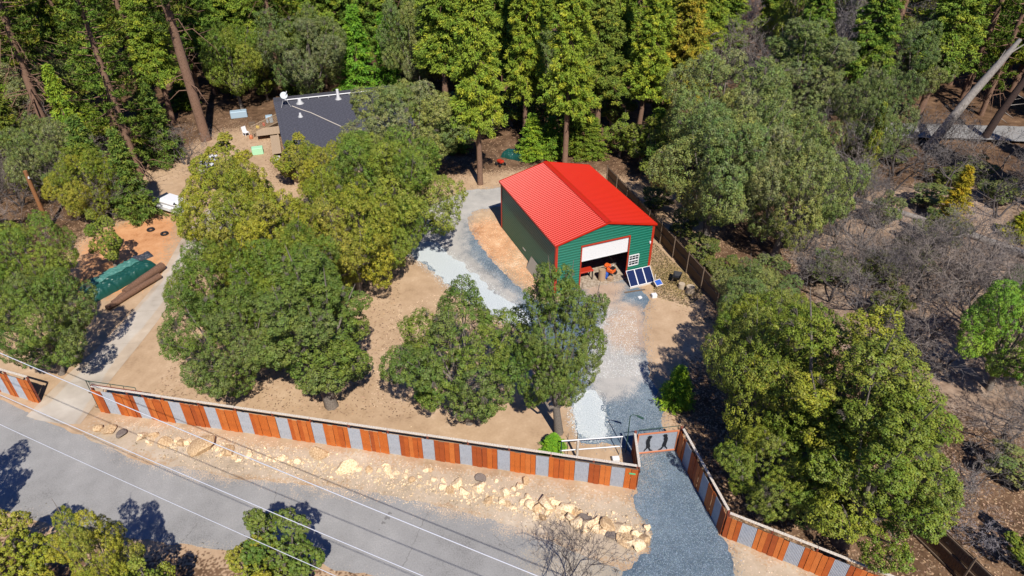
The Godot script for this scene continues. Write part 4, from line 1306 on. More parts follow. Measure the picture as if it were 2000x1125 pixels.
func build_yard() -> void:
	rng.seed = 33
	# leaning utility pole
	var up := thing("utility_pole", "bare wooden utility pole leaning slightly among the oaks", "pole", Vector3(-41.0, 0, -53.2))
	var pb := MB.new()
	pb.tube([Vector3(0, -0.3, 0), Vector3(0.05, 5.6, 0)], [0.2, 0.16], 12)
	part("shaft", pb.mesh(M.pole), up)
	var ins := MB.new()
	ins.tube([Vector3(0.2, 4.95, 0.1), Vector3(0.2, 5.12, 0.1)], [0.09, 0.05], 8)
	part("insulator", ins.mesh(M.white), up)
	# tarpaulins over stacked timber
	var cloth := func(w: float, l: float, h: float, seed_: int, m: Material) -> ArrayMesh:
		var f := FastNoiseLite.new()
		f.seed = seed_
		f.frequency = 0.9
		f.fractal_octaves = 4
		var mb := MB.new()
		var nu := 40
		var nv := 72
		for a in nu + 1:
			for b in nv + 1:
				var u := (float(a) / nu - 0.5) * 2.0
				var v := (float(b) / nv - 0.5) * 2.0
				var bump := pow(maxf(0.0, 1.0 - pow(absf(u), 3.5)), 0.6) * pow(maxf(0.0, 1.0 - pow(absf(v), 9.0)), 0.5)
				var x := u * w * 0.5
				var z := v * l * 0.5
				var wr := f.get_noise_2d(x * 2.5, z * 1.2) * 0.11 + f.get_noise_2d(x * 6.0 + 9.0, z * 4.0) * 0.05
				mb.v.append(Vector3(x * (1.0 + 0.08 * f.get_noise_1d(z * 2.0)), maxf(0.02, h * bump + wr * (0.35 + bump)), z))
		var cols := nv + 1
		for a in nu + 1:
			for b in nv + 1:
				var k := a * cols + b
				var e1 := mb.v[mini(a + 1, nu) * cols + b] - mb.v[maxi(a - 1, 0) * cols + b]
				var e2 := mb.v[a * cols + mini(b + 1, nv)] - mb.v[a * cols + maxi(b - 1, 0)]
				var nn := e2.cross(e1).normalized()
				mb.n.append(nn if nn.y > 0 else -nn)
				mb.c.append(Color.WHITE)
		for a in nu:
			for b in nv:
				var k := a * cols + b
				mb.i.append_array(PackedInt32Array([k, k + cols, k + 1, k + 1, k + cols, k + cols + 1]))
		return mb.mesh(m)
	solo("tarpaulin", cloth.call(1.5, 5.6, 0.75, 4, M.tarp), "shiny dark green tarpaulin draped over a long pile by the logs", "tarpaulin", Vector3(-30.7, 0, -44.9), yaw(-0.52))
	solo("tarpaulin", cloth.call(1.2, 5.0, 0.5, 5, M.tarp_pale), "faded pale green tarpaulin beside the shiny green one", "tarpaulin", Vector3(-31.9, 0, -45.6), yaw(-0.52))
	solo("tarpaulin", cloth.call(1.0, 1.8, 0.25, 6, M.tarp_dark), "dark crumpled plastic sheet behind the green tarpaulins", "tarpaulin", Vector3(-30.8, 0, -48.3), yaw(-0.75))
	log_thing("thick brown log lying beside the green tarpaulin with its cut end up", Vector3(-29.6, 0.34, -43.0), Vector3(-28.2, 0.36, -46.7), 0.27, 0.34, M.log)
	log_thing("long brown log along the edge of the concrete driveway", Vector3(-30.1, 0.22, -41.1), Vector3(-27.9, 0.26, -45.4), 0.22, 0.24, M.log)
	log_thing("thin brown log between the tarpaulin and the thick log", Vector3(-30.05, 0.17, -41.9), Vector3(-29.3, 0.2, -44.2), 0.15, 0.2, M.log)
	log_thing("long pale fallen trunk in the bare woods beside the gold conifer", Vector3(31.2, 0.25, -59.4), Vector3(37.4, 0.25, -54.0), 0.16, 0.26, M.bark_dead)
	log_thing("long pale fallen trunk lying across the pink forest floor", Vector3(38.3, 0.35, -53.0), Vector3(45.0, 0.4, -45.6), 0.28, 0.36, M.bark_dead)
	log_thing("short grey fallen trunk in the bare thicket", Vector3(36.5, 0.2, -47.3), Vector3(38.9, 0.25, -43.6), 0.16, 0.22, M.bark_dead)
	# things in front of the shed
	solo("stump", stump_mesh(0.33, 0.5), "pale stump by the plank fence", "stump", Vector3(13.75, 0, -43.55), Basis.IDENTITY)
	solo("stump", stump_mesh(0.26, 0.38), "small split stump beside the pale stump", "stump", Vector3(13.2, 0, -44.1), Basis.IDENTITY)
	solo("concrete_block", bev_mesh(Vector3(0.4, 0.3, 0.34), 0.02, M.white), "white concrete block on the dry grass in front of the shed", "block", Vector3(10.85, 0.14, -42.85), yaw(0.2))
	solo("concrete_block", bev_mesh(Vector3(0.3, 0.14, 0.24), 0.02, M.white), "small white block lying on the dirt near the solar panels", "block", Vector3(9.75, 0.06, -42.7), yaw(0.5))
	var st := thing("panel_stand", "small blue panel on a wooden stand beside the solar panels", "stand", Vector3(11.35, 0, -44.2), 0.5)
	part("panel", bev_mesh(Vector3(0.52, 0.04, 0.42), 0.01, M.blue), st, Vector3(0, 0.46, 0.05), Basis(Vector3(1, 0, 0), 0.5))
	part("panel_frame", bev_mesh(Vector3(0.66, 0.03, 0.56), 0.008, M.pale), st, Vector3(0, 0.432, 0.04), Basis(Vector3(1, 0, 0), 0.5))
	part("upright", box_mesh(Vector3(0.07, 1.05, 0.07), M.pale), st, Vector3(-0.1, 0.5, -0.3))
	for s in [-0.2, 0.2]:
		part("leg", box_mesh(Vector3(0.06, 0.46, 0.06), M.pale), st, Vector3(s, 0.2, 0.05))
	var wb := thing("wheelbarrow", "black wheelbarrow parked by the plank fence near the stumps", "wheelbarrow", Vector3(12.95, 0, -44.9), -0.35)
	var tray := MB.new()
	for q in [[-0.32, -0.5, 0.32, -0.5], [0.32, -0.5, 0.32, 0.45], [0.32, 0.45, -0.32, 0.45], [-0.32, 0.45, -0.32, -0.5]]:
		var a := Vector3(q[0], 0.68, q[1])
		var b := Vector3(q[2], 0.68, q[3])
		tray.quad(a, b, b * Vector3(0.6, 0, 0.6) + Vector3(0, 0.36, 0), a * Vector3(0.6, 0, 0.6) + Vector3(0, 0.36, 0), (a + b) * 0.5 * Vector3(1, 0, 1))
	tray.quad(Vector3(-0.19, 0.36, -0.3), Vector3(0.19, 0.36, -0.3), Vector3(0.19, 0.36, 0.27), Vector3(-0.19, 0.36, 0.27), Vector3.DOWN)
	part("tray", tray.mesh(M.black), wb)
	for s in [-0.24, 0.24]:
		var hn := MB.new()
		hn.tube([Vector3(s * 0.35, 0.2, -0.62), Vector3(s, 0.38, 0.0), Vector3(s * 1.15, 0.62, 0.95)], [0.022, 0.022, 0.026], 6)
		part("handle", hn.mesh(M.grey_wood), wb)
		part("leg", box_mesh(Vector3(0.04, 0.4, 0.04), M.black), wb, Vector3(s, 0.19, 0.3))
	var ww := MB.new()
	ww.tube([Vector3(-0.05, 0.2, -0.62), Vector3(0.05, 0.2, -0.62)], [0.2, 0.2], 14)
	part("wheel", ww.mesh(M.black), wb)
	solo("plank", box_mesh(Vector3(1.25, 0.05, 0.16), M.wood[3]), "reddish plank lying on the gravel in front of the tall dark oak", "plank", Vector3(6.3, 0.045, -42.0), yaw(-0.5))
	solo("plank", box_mesh(Vector3(1.7, 0.05, 0.14), M.grey_wood), "grey plank lying on the dirt beside the solar panels", "plank", Vector3(9.5, 0.03, -43.6), yaw(0.25))
	# behind the shed: a covered load and a red barrow
	solo("tarpaulin", cloth.call(1.7, 2.6, 0.6, 8, M.tarp), "teal tarpaulin bunched under the bushes behind the shed", "tarpaulin", Vector3(0.3, 0, -68.4), yaw(1.1))
	var rbw := thing("garden_cart", "small red garden cart on the dirt behind the shed", "cart", Vector3(-1.2, 0, -66.2), 0.7)
	part("tray", bev_mesh(Vector3(0.5, 0.25, 0.7), 0.05, M.red_trim), rbw, Vector3(0, 0.5, 0))
	for q in [[-0.33, 0.3], [0.33, 0.3], [-0.33, -0.3], [0.33, -0.3]]:
		var wh := MB.new()
		wh.tube([Vector3(q[0] - 0.05, 0.18, q[1]), Vector3(q[0] + 0.05, 0.18, q[1])], [0.18, 0.18], 12)
		part("wheel", wh.mesh(M.black), rbw)
	var hd := MB.new()
	hd.tube([Vector3(0, 0.4, -0.5), Vector3(0, 0.9, -1.0)], [0.02, 0.02], 6)
	part("handle", hd.mesh(M.black), rbw)
	for k in 2:
		var ty := MB.new()
		for j in 18:
			var a0 := TAU * j / 18.0
			var a1 := TAU * (j + 1) / 18.0
			ty.tube([Vector3(cos(a0) * 0.26, 0.09, sin(a0) * 0.26), Vector3(cos(a1) * 0.26, 0.09, sin(a1) * 0.26)], [0.09, 0.09], 7, Color.WHITE, false)
		solo("old_tyre", ty.mesh(M.black), "old black tyre lying on the orange clay", "tyre", [Vector3(-30.4, 0, -52.2), Vector3(-31.9, 0, -52.9)][k], Basis.IDENTITY, "old tyres on the clay")

func stump_mesh(r: float, h: float) -> ArrayMesh:
	var mb := MB.new()
	mb.tube([Vector3(0, -0.05, 0), Vector3(0, h * 0.4, 0), Vector3(0, h, 0)], [r * 1.25, r, r * 0.97], 12)
	return mb.mesh(mat(0.42, 0.34, 0.25, 0.9))

# ---------------------------------------------------------------- rocks
func rock_shape(seed_: int, m: Material, cuts := 9) -> ArrayMesh:
	rng.seed = seed_
	var sp := SphereMesh.new()
	sp.radius = 1.0
	sp.height = 2.0
	sp.radial_segments = 14
	sp.rings = 8
	var arr := sp.get_mesh_arrays()
	var v: PackedVector3Array = arr[Mesh.ARRAY_VERTEX]
	var idx: PackedInt32Array = arr[Mesh.ARRAY_INDEX]
	var pl := []
	for k in cuts:
		pl.append([dir(), rng.randf_range(0.42, 0.82)])
	for k in v.size():
		var p := v[k]
		for q in pl:
			var e: float = p.dot(q[0]) - q[1]
			if e > 0:
				p -= q[0] * e
		v[k] = p
	var mb := MB.new()
	for k in range(0, idx.size(), 3):
		var a := v[idx[k]]
		var b := v[idx[k + 1]]
		var c := v[idx[k + 2]]
		if (b - a).cross(c - a).length() > 1e-5:
			mb.tri(a, b, c, a + b + c)
	return mb.mesh(m)

func build_rocks() -> void:
	var pale := []
	var tan := []
	for k in 7:
		pale.append(rock_shape(200 + k, M.rock))
		tan.append(rock_shape(220 + k, M.rock_tan))
	var grey := rock_shape(240, M.rock_grey)
	var put := func(called: String, me: Mesh, x: float, z: float, d: float, label: String, group: String, flat := 0.72):
		var b := Basis.from_euler(Vector3(rng.randf_range(-0.3, 0.3), rng.randf() * TAU, rng.randf_range(-0.3, 0.3)))
		var s := Vector3(rng.randf_range(0.85, 1.2), flat * rng.randf_range(0.8, 1.15), rng.randf_range(0.85, 1.15)) * d * 0.72
		solo(called, me, label, "rock", Vector3(x, s.y * 0.24, z), b * Basis.from_scale(s), group)
	rng.seed = 300
	var left := [-24.94, -29.16, 0.51, -22.11, -28.55, 0.56, -21.33, -28.71, 0.53, -21.42, -28.23, 0.52, -20.42, -28.15, 0.62, -19.89, -28.27, 0.48, -19.44, -28.03, 0.51, -19.21, -28.23, 0.41, -16.47, -27.36, 0.66, -16.04, -27.05, 0.39, -16.81, -27.4, 0.4]
	var mid := [-9.46, -26.27, 0.93, -8.07, -26.12, 0.37, -7.06, -26.16, 0.43, -2.98, -25.04, 0.65, -3.37, -24.63, 0.47, -2.64, -24.56, 0.47, -1.81, -24.8, 0.65, -1.25, -24.01, 0.49, -0.39, -24.45, 0.53, -4.88, -26.12, 0.33, -4.59, -26.16, 0.27, -6.5, -25.86, 0.27, -6.03, -25.61, 0.3, -5.55, -25.4, 0.33, -0.91, -25.32, 0.24, 0.08, -24.8, 0.29, -0.28, -23.78, 0.29, 0.0, -23.55, 0.35, 0.28, -24.45, 0.26]
	var right := [0.74, -25.22, 0.41, 0.4, -24.97, 0.35, 0.86, -24.18, 0.41, 0.99, -23.68, 0.46, 1.37, -23.52, 0.43, 2.38, -23.85, 0.44, 2.55, -23.38, 0.52, 2.96, -23.52, 0.58, 3.27, -23.25, 0.46, 2.57, -22.9, 0.37, 3.06, -22.87, 0.57, 3.36, -22.58, 0.57, 3.63, -23.22, 0.35, 3.88, -22.33, 0.74, 4.34, -22.18, 0.51, 4.45, -22.77, 0.4, 5.04, -22.43, 0.69, 5.58, -22.27, 0.63, 5.96, -22.33, 0.46, 6.42, -21.96, 0.46, 5.69, -21.51, 0.68, 6.01, -21.33, 0.48, 6.46, -21.18, 0.51, 6.28, -21.57, 0.4, 6.71, -21.63, 0.51, 7.03, -22.3, 0.32, 7.0, -21.81, 0.34, 1.27, -22.87, 0.31, 1.62, -22.87, 0.34, 4.07, -23.0, 0.26, 2.11, -24.11, 0.29, 4.73, -22.02, 0.28]
	for k in range(0, left.size(), 3):
		put.call("bank_rock", (pale if k % 2 else tan)[rng.randi() % 7], left[k], left[k + 1], left[k + 2], "cream rock half sunk in the sand below the driveway end of the fence", "cream rocks below the left part of the fence")
	for k in range(0, mid.size(), 3):
		put.call("bank_rock", (tan if k % 9 == 3 else pale)[rng.randi() % 7], mid[k], mid[k + 1], mid[k + 2], "cream rock strung along the sandy bank between fence and asphalt", "cream rocks strung along the sandy bank")
	for k in range(0, right.size(), 3):
		put.call("heap_rock", (tan if k % 12 == 0 else pale)[rng.randi() % 7], right[k], right[k + 1], right[k + 2], "angular cream rock in the heap that ends at the gravel drive", "cream rocks heaped beside the gravel drive", 0.85)
	for q in [[-14.6, -27.0], [-14.1, -27.2], [-13.7, -26.8], [-13.2, -26.95], [-12.8, -26.6], [-15.2, -27.1], [-12.3, -26.75], [-8.8, -26.2], [-7.6, -26.0], [-6.8, -25.7], [-5.9, -25.9], [-5.2, -25.6], [-4.3, -25.4], [-3.8, -25.3], [-3.9, -24.9], [-17.2, -27.6], [-17.0, -27.3], [-15.7, -26.9], [-2.2, -24.3], [-0.6, -24.0], [0.5, -23.9], [1.9, -23.2], [-1.0, -24.6], [-7.2, -26.4]]:
		put.call("bank_rock", pale[rng.randi() % 7], q[0] + rng.randf_range(-0.1, 0.1), q[1] + rng.randf_range(-0.1, 0.1), rng.randf_range(0.22, 0.38), "cream rock strung along the sandy bank between fence and asphalt", "cream rocks strung along the sandy bank")
	put.call("boulder", tan[1], -24.17, -29.04, 0.72, "brown boulder by the mouth of the concrete driveway", "")
	put.call("boulder", grey, -23.4, -28.83, 0.5, "dark brown stone beside the brown boulder at the driveway mouth", "")
	put.call("boulder", tan[3], -18.05, -27.87, 1.28, "large flat ochre slab of rock on the sandy bank", "", 0.4)
	put.call("boulder", tan[5], -11.29, -27.4, 0.95, "broad flat cream slab close under the fence boards", "", 0.35)
	put.call("boulder", grey, -1.78, -25.47, 0.5, "round dark grey boulder among the cream rocks", "")
	put.call("boulder", pale[2], 1.82, -23.71, 0.8, "large white grey boulder at the start of the rock heap", "")
	put.call("boulder", grey, 3.87, -22.84, 0.5, "dark grey stone wedged in the cream rock heap", "")
	put.call("boulder", grey, 5.08, -21.84, 0.38, "small grey stone lying at the road side of the rock heap", "")
	# rubble between the rocks
	var mm := MultiMesh.new()
	mm.transform_format = MultiMesh.TRANSFORM_3D
	mm.use_colors = true
	mm.mesh = rock_shape(260, M.rock, 8)
	var xs := []
	for k in 1500:
		var t := rng.randf()
		var c := Vector2(lerpf(-20.5, 6.8, t), 0)
		c.y = lerpf(-28.0, -22.0, pow(t, 1.25)) + rng.randfn(0, 0.42)
		if rng.randf() < 0.35 and t < 0.62:
			continue
		xs.append(c)
	mm.instance_count = xs.size()
	for k in xs.size():
		var s := rng.randf_range(0.025, 0.07) * (1.0 + 1.1 * pow(rng.randf(), 6))
		mm.set_instance_transform(k, Transform3D(Basis.from_euler(rv() * 3.0).scaled(Vector3(s, s * 0.8, s)), Vector3(xs[k].x, s * 0.4, xs[k].y)))
		mm.set_instance_color(k, Color.WHITE * rng.randf_range(0.7, 1.1))
	var mi := MultiMeshInstance3D.new()
	mi.name = "rubble"
	mi.multimesh = mm
	add_child(mi)
	tag(mi, "small cream rubble scattered between the rocks on the bank", "rubble", "", "stuff")

# ---------------------------------------------------------------- trees
var OAKS := [
	["olive oak at the road edge casting a broad shadow on the asphalt", -22.9, -18.5, 6.2, 2.0, 1],
	["olive oak beyond the shadow blotch at the left end of the asphalt", -27.4, -21.6, 6.6, 1.8, 1],
	["small pointed olive oak beside the shadowed asphalt", -18.3, -17.8, 6.9, 1.6, 1],
	["low oak bush in the tree shadow on the road verge", -15.9, -17.0, 5.0, 1.3, 3],
	["small round dark oak on the road verge under the wires", -10.5, -19.0, 6.2, 1.8, 0],
	["yellow green shrub oak joined to the small round oak under the wires", -11.6, -18.2, 5.0, 1.3, 1],
	["dark oak shading the concrete driveway behind the short fence", -29.8, -34.2, 7.9, 3.5, 0],
	["spreading green oak in front of the bare utility pole", -34.2, -40.6, 7.8, 3.2, 3],
	["small yellowish oak growing behind the utility pole", -36.6, -54.4, 7.0, 2.9, 1],
	["thin young oak leaning over the green tarpaulin", -32.2, -46.9, 5.7, 1.3, 3],
	["dark green oak between the long fence and the concrete driveway", -17.0, -32.4, 8.1, 3.7, 0],
	["dark green oak with a pale trunk beside the bare dirt yard", -11.3, -31.2, 11.0, 3.5, 0],
	["yellow green oak in front of the white trailer", -21.3, -45.6, 10.2, 4.3, 1],
	["olive oak in the middle of the oak grove", -17.2, -42.3, 9.8, 4.0, 1],
	["broad olive oak of the grove facing the pale gravel strip", -11.7, -43.3, 9.6, 4.4, 1],
	["bright green oak whose shadow falls on the gravel lane", -8.8, -49.4, 10.8, 4.8, 3],
	["grey green oak standing over the end of the charcoal roof", -9.5, -62.1, 10.9, 5.3, 2],
	["thin yellowish oak in front of the charcoal roof", -20.3, -61.6, 5.5, 2.4, 1],
	["olive oak hiding the front wall of the low house", -16.6, -56.4, 6.6, 3.2, 1],
	["green oak between the grove and the charcoal roof", -12.6, -55.8, 8.2, 3.3, 3],
	["green oak filling the grove behind the dark oak by the concrete driveway", -19.4, -37.6, 8.2, 3.1, 6],
	["olive green oak in the grove behind the pale trunked dark oak", -14.2, -36.8, 9.4, 3.6, 6],
	["yellow green oak in front of the white trailer at the clearing rim", -27.2, -60.2, 6.2, 2.4, 1],
	["dark low oak at the edge of the dirt yard and pale gravel", -9.6, -44.6, 7.6, 2.6, 3],
	["round dark oak behind the long fence next to the dirt yard", -2.6, -29.8, 9.0, 4.2, 0],
	["tall dark oak standing before the shed door", 2.8, -28.9, 12.6, 2.2, 0],
	["green oak beside the gate whose shadow falls on the gravel drive", 13.9, -27.0, 10.2, 3.6, 6],
	["tall yellow green oak at the core of the oak mass behind the striped fence", 15.9, -24.2, 12.3, 3.8, 7],
	["largest olive oak hanging over the striped fence beside the road", 16.7, -21.4, 11.0, 3.6, 6],
	["green oak leaning over the corner of the striped fence", 13.1, -22.9, 6.3, 2.6, 6],
	["grey green oak rising right behind the shed and the plank fence", 16.6, -50.4, 13.0, 5.3, 2],
	["tall grey green oak behind the shed below the yellow conifers", 19.5, -61.7, 13.3, 5.8, 2],
	["grey green oak bordering the bare woods behind the plank fence", 21.6, -48.2, 12.2, 4.2, 2],
	["grey green oak filling the gap between the two big ones behind the shed", 20.2, -55.0, 12.4, 5.2, 2],
	["grey green young oak at the end of the plank fence", 16.6, -38.0, 5.6, 3.0, 2],
	["green oak joining the young oak to the oak mass by the gate", 15.6, -33.0, 7.6, 3.1, 6],
	["bright green tree at the edge of the bare thicket", 30.8, -32.8, 8.6, 3.4, 4],
	["blue grey oak among bare trees behind the big grey green oaks", 29.4, -70.0, 14.0, 4.6, 5],
	["blue grey oak beside the thin pale green conifer", 34.3, -63.7, 11.1, 3.8, 5],
	["blue grey oak behind the leaning dead trunk", 44.0, -78.0, 12.0, 4.4, 5],
	["grey oak behind the charcoal roof and its dish", -25.1, -83.4, 11.7, 4.9, 5],
	["dark oak in the shade left of the house", -33.2, -82.3, 10.5, 4.0, 3],
	["dull green oak at the left rim of the clearing", -45.5, -47.0, 9.0, 4.0, 3],
	["yellow green oak low in front of the tarpaulins", -37.4, -38.6, 6.5, 2.8, 1],
	["grey green oak between the lime conifer and the pole", -42.0, -58.0, 8.5, 3.4, 2],
]

func build_trees() -> void:
	var g := [Color(0.31, 0.37, 0.09), Color(0.46, 0.45, 0.10), Color(0.20, 0.30, 0.075), Color(0.38, 0.38, 0.15)]
	var tw := mat(0.30, 0.29, 0.30, 0.9)
	for k in 3:
		add_kind("oak_wide_%d" % k, oak_shapes(400 + k, 4.0, 8.6, 0.16, 14 + k, 85000, 0.076, g), 4.0, 8.6, M.bark_oak, 0.46)
	for k in 2:
		add_kind("oak_tall_%d" % k, oak_shapes(410 + k, 3.0, 11.5, 0.12, 16, 85000, 0.076, g), 3.0, 11.5, M.bark_oak, 0.46)
	add_kind("oak_small", oak_shapes(420, 1.7, 5.6, 0.06, 8, 26000, 0.07, g), 1.7, 5.6, M.bark_oak, 0.46)
	var cg := [Color(0.30, 0.38, 0.08), Color(0.44, 0.46, 0.08), Color(0.22, 0.32, 0.07)]
	for k in 3:
		add_kind("cedar_%d" % k, cedar_shapes(430 + k, 3.2, 24.0, 0.24, 180, 60000, 0.26, cg, 0.55, 0.95), 3.2, 24.0, M.bark_pine, 0.6)
	for k in 2:
		add_kind("young_cedar_%d" % k, cedar_shapes(440 + k, 1.7, 7.0, 0.03, 120, 15000, 0.2, cg, 0.25, 0.9), 1.7, 7.0, M.bark_pine, 0.6)
	for k in 2:
		add_kind("pine_%d" % k, pine_shapes(450 + k, 4.2, 25.0, 0.42, 72, 17, cg, 16), 4.2, 25.0, M.bark_pine, 0.6)
	add_kind("skirt_pine", pine_shapes(457, 4.4, 23.0, 0.44, 70, 18, cg, 60), 4.4, 23.0, M.bark_pine, 0.6)
	add_kind("low_pine", pine_shapes(455, 4.6, 22.0, 0.14, 100, 20, cg, 14), 4.6, 22.0, M.bark_pine, 0.6)
	for k in 3:
		add_kind("bare_%d" % k, bare_shapes(460 + k, 7.0, 2 + k, 6), 3.2, 7.0, M.bark_grey, 0.9, "twigs")
	# tints of the foliage colours above
	var tint := [Color(0.36, 0.45, 0.32), Color(0.70, 0.66, 0.30), Color(0.54, 0.57, 0.64), Color(0.52, 0.59, 0.33), Color(0.62, 0.86, 0.38), Color(0.42, 0.47, 0.54), Color(0.47, 0.53, 0.28), Color(0.54, 0.57, 0.28)]
	rng.seed = 500
	for o in OAKS:
		var ratio: float = o[4] / o[3]
		var kd := "oak_wide_%d" % (rng.randi() % 3)
		if o[3] < 6.6 and o[4] < 2.5:
			kd = "oak_small"
		elif ratio < 0.33:
			kd = "oak_tall_%d" % (rng.randi() % 2)
		make_tree("oak_tree", o[0], "tree", kd, o[1], o[2], o[3], o[4] * 0.99, tint[o[5]], rng.randf() * TAU, "oaks round the clearing")
	# conifers one can tell apart
	var yel := Color(0.76, 0.80, 0.40)
	var grn := Color(0.40, 0.48, 0.40)
	var lime := Color(0.70, 0.80, 0.36)
	var C := [
		["cedar_tree", "tall yellow green cedar with a bare reddish trunk at the bend of the lane", "cedar_0", -3.14, -61.9, 26.0, 2.7, yel],
		["cedar_tree", "tall yellow green cedar with a bare trunk right behind the shed roof", "cedar_1", 5.44, -65.6, 26.0, 2.9, yel],
		["cedar_tree", "yellow cedar between the bare trunked cedars behind the shed", "cedar_2", 1.4, -73.0, 24.0, 2.8, yel],
		["cedar_tree", "dense green cedar behind the ridge of the shed", "cedar_0", 9.4, -72.4, 22.0, 3.0, Color(0.56, 0.58, 0.42)],
		["cedar_tree", "yellow cedar above the big grey green oaks", "cedar_1", 14.0, -73.0, 22.0, 2.9, yel],
		["cedar_tree", "golden cedar at the edge of the bare trees", "cedar_2", 18.6, -75.5, 20.5, 3.3, Color(0.92, 0.68, 0.40)],
		["pine_tree", "big pine with a thick bare trunk on the dirt left of the house", "pine_0", -34.2, -72.8, 30.0, 4.6, grn],
		["pine_tree", "full green pine beside the thick bare pine trunk", "low_pine", -37.6, -63.6, 20.0, 5.0, Color(0.68, 0.76, 0.54)],
		["pine_tree", "green pine with a skirt of dead white branches", "skirt_pine", -47.6, -67.0, 23.0, 4.6, Color(0.66, 0.72, 0.52)],
		["young_cedar", "lime green young cedar in the left woods", "young_cedar_0", -43.6, -64.6, 11.0, 2.1, lime],
		["young_cedar", "olive young cedar below the dead white branches", "young_cedar_1", -47.0, -61.0, 11.5, 2.0, Color(0.52, 0.5, 0.32)],
		["young_cedar", "young cedar leaning over the left rim of the clay clearing", "young_cedar_1", -38.0, -57.0, 9.0, 2.2, grn],
		["young_cedar", "dark young cedar casting shade on the clay clearing", "young_cedar_0", -33.8, -55.0, 8.5, 2.2, grn],
		["young_cedar", "green young cedar at the foot of the full pine", "young_cedar_1", -36.4, -67.0, 8.5, 2.3, grn],
		["young_cedar", "bright green young cedar behind the ridge of the house", "young_cedar_0", -19.4, -86.0, 11.5, 2.6, Color(0.44, 0.74, 0.30)],
		["young_cedar", "bright green young cedar at the right end of the house", "young_cedar_1", -15.4, -86.5, 10.5, 2.4, Color(0.44, 0.74, 0.30)],
		["young_cedar", "golden young cedar in the bare woods", "young_cedar_1", 38.7, -53.4, 5.8, 1.5, Color(1.25, 0.80, 0.32)],
		["young_cedar", "thin pale green conifer between the blue grey oaks", "young_cedar_0", 33.6, -60.0, 9.0, 1.2, Color(0.72, 0.66, 0.46)],
		["young_cedar", "yellow bush at the right rim of the bare woods", "young_cedar_1", 43.5, -51.4, 2.6, 1.6, Color(0.95, 0.78, 0.30)],
		["young_cedar", "small deep green conifer at the end of the fallen trunks", "young_cedar_0", 38.0, -43.2, 2.8, 1.3, Color(0.24, 0.46, 0.24)],
		["young_cedar", "lime sapling at the edge of the oak shadow by the gate", "young_cedar_0", 10.2, -31.4, 3.1, 1.25, Color(0.72, 0.92, 0.30)],
		["young_cedar", "lime sapling peeping from the round dark oak", "young_cedar_1", -5.6, -32.0, 1.8, 0.7, Color(0.62, 0.95, 0.30)],
		["young_cedar", "lime shoot at the foot of the tall dark oak", "young_cedar_1", 2.4, -27.6, 1.3, 0.8, Color(0.5, 0.85, 0.30)],
		["young_cedar", "lime bush under the trees behind the teal tarpaulin", "young_cedar_0", 2.2, -68.0, 5.0, 1.9, Color(0.62, 0.8, 0.34)],
		["young_cedar", "green bush beside the teal tarpaulin behind the shed", "young_cedar_1", 4.2, -68.6, 4.5, 2.0, Color(0.5, 0.66, 0.34)],
	]
	for c in C:
		make_tree(c[0], c[1], "tree", c[2], c[3], c[4], c[5], c[6], c[7], rng.randf() * TAU, "conifers round the clearing")
	# leafless trees on the right
	var B := [34.3, -65.4, 8, 34.2, -57.6, 8, 24.6, -49.5, 7.5, 24.0, -42.4, 7, 26.2, -40.6, 7, 29.2, -41.6, 7.5, 33.4, -47.1, 7.5, 34.8, -44.2, 7, 33.2, -39.1, 7, 41.5, -50.3, 7.5, 34.5, -74.8, 9, 33.5, -92.0, 11, 40.5, -96.0, 11, 27.5, -90.0, 11, 47.4, -59.7, 8, 41.5, -59.7, 8.5, 39.0, -64.2, 8.5, 47.5, -65.4, 8, 27.9, -57.6, 8.5, 29.5, -50.0, 8, 30.0, -55.0, 7.5, 37.0, -60.5, 8, 44.0, -55.0, 8, 28.0, -36.5, 6.5, 36.5, -40.0, 7, 31.0, -78.0, 9.5, 24.0, -86.0, 11, 26.5, -46.0, 6.5, 22.6, -44.6, 6.0, 31.8, -42.6, 7.2, 26.0, -53.0, 7.5, 31.5, -61.0, 8.5, 49.5, -57.0, 8.0, 36.5, -68.0, 8.5, 42.5, -64.5, 8.5, 24.6, -57.8, 8.0, 33.0, -70.5, 9.0, 27.0, -67.0, 9.0, 26.0, -44.0, 6.5, 29.0, -47.0, 7.0, 31.2, -44.6, 6.8, 34.2, -42.0, 6.8, 36.8, -46.0, 7.0, 28.2, -52.0, 7.5, 39.0, -42.0, 6.5, 25.6, -41.0, 6.2, 41.5, -46.0, 7.0, 38.0, -38.0, 6.5, 28.6, -34.6, 6.0, 33.6, -36.0, 6.5, 31.6, -29.0, 5.5, 35.5, -33.0, 6.0, 34.0, -27.0, 5.5, 29.0, -28.0, 4.5, 26.4, -33.6, 5.5, 44.5, -43.0, 7.0]
	for k in range(0, B.size(), 3):
		var bp := Vector2(B[k], B[k + 1])
		var on := Geometry2D.get_closest_point_to_segment(bp + Vector2(-0.9, -1.2), Vector2(30, -60.5), Vector2(47, -44.0))
		if on.distance_to(bp + Vector2(-0.9, -1.2)) < 1.7 or (bp.x > 45 and bp.y < -61):
			continue
		make_tree("bare_tree", "leafless grey tree of the bare thicket right of the clearing", "tree", "bare_%d" % ((k / 3) % 3), B[k], B[k + 1], B[k + 2], B[k + 2] * rng.randf_range(0.42, 0.56), [Color(0.27, 0.245, 0.235), Color(0.19, 0.17, 0.165), Color(0.31, 0.265, 0.235)][(k / 3) % 3], rng.randf() * TAU, "leafless trees of the thicket")
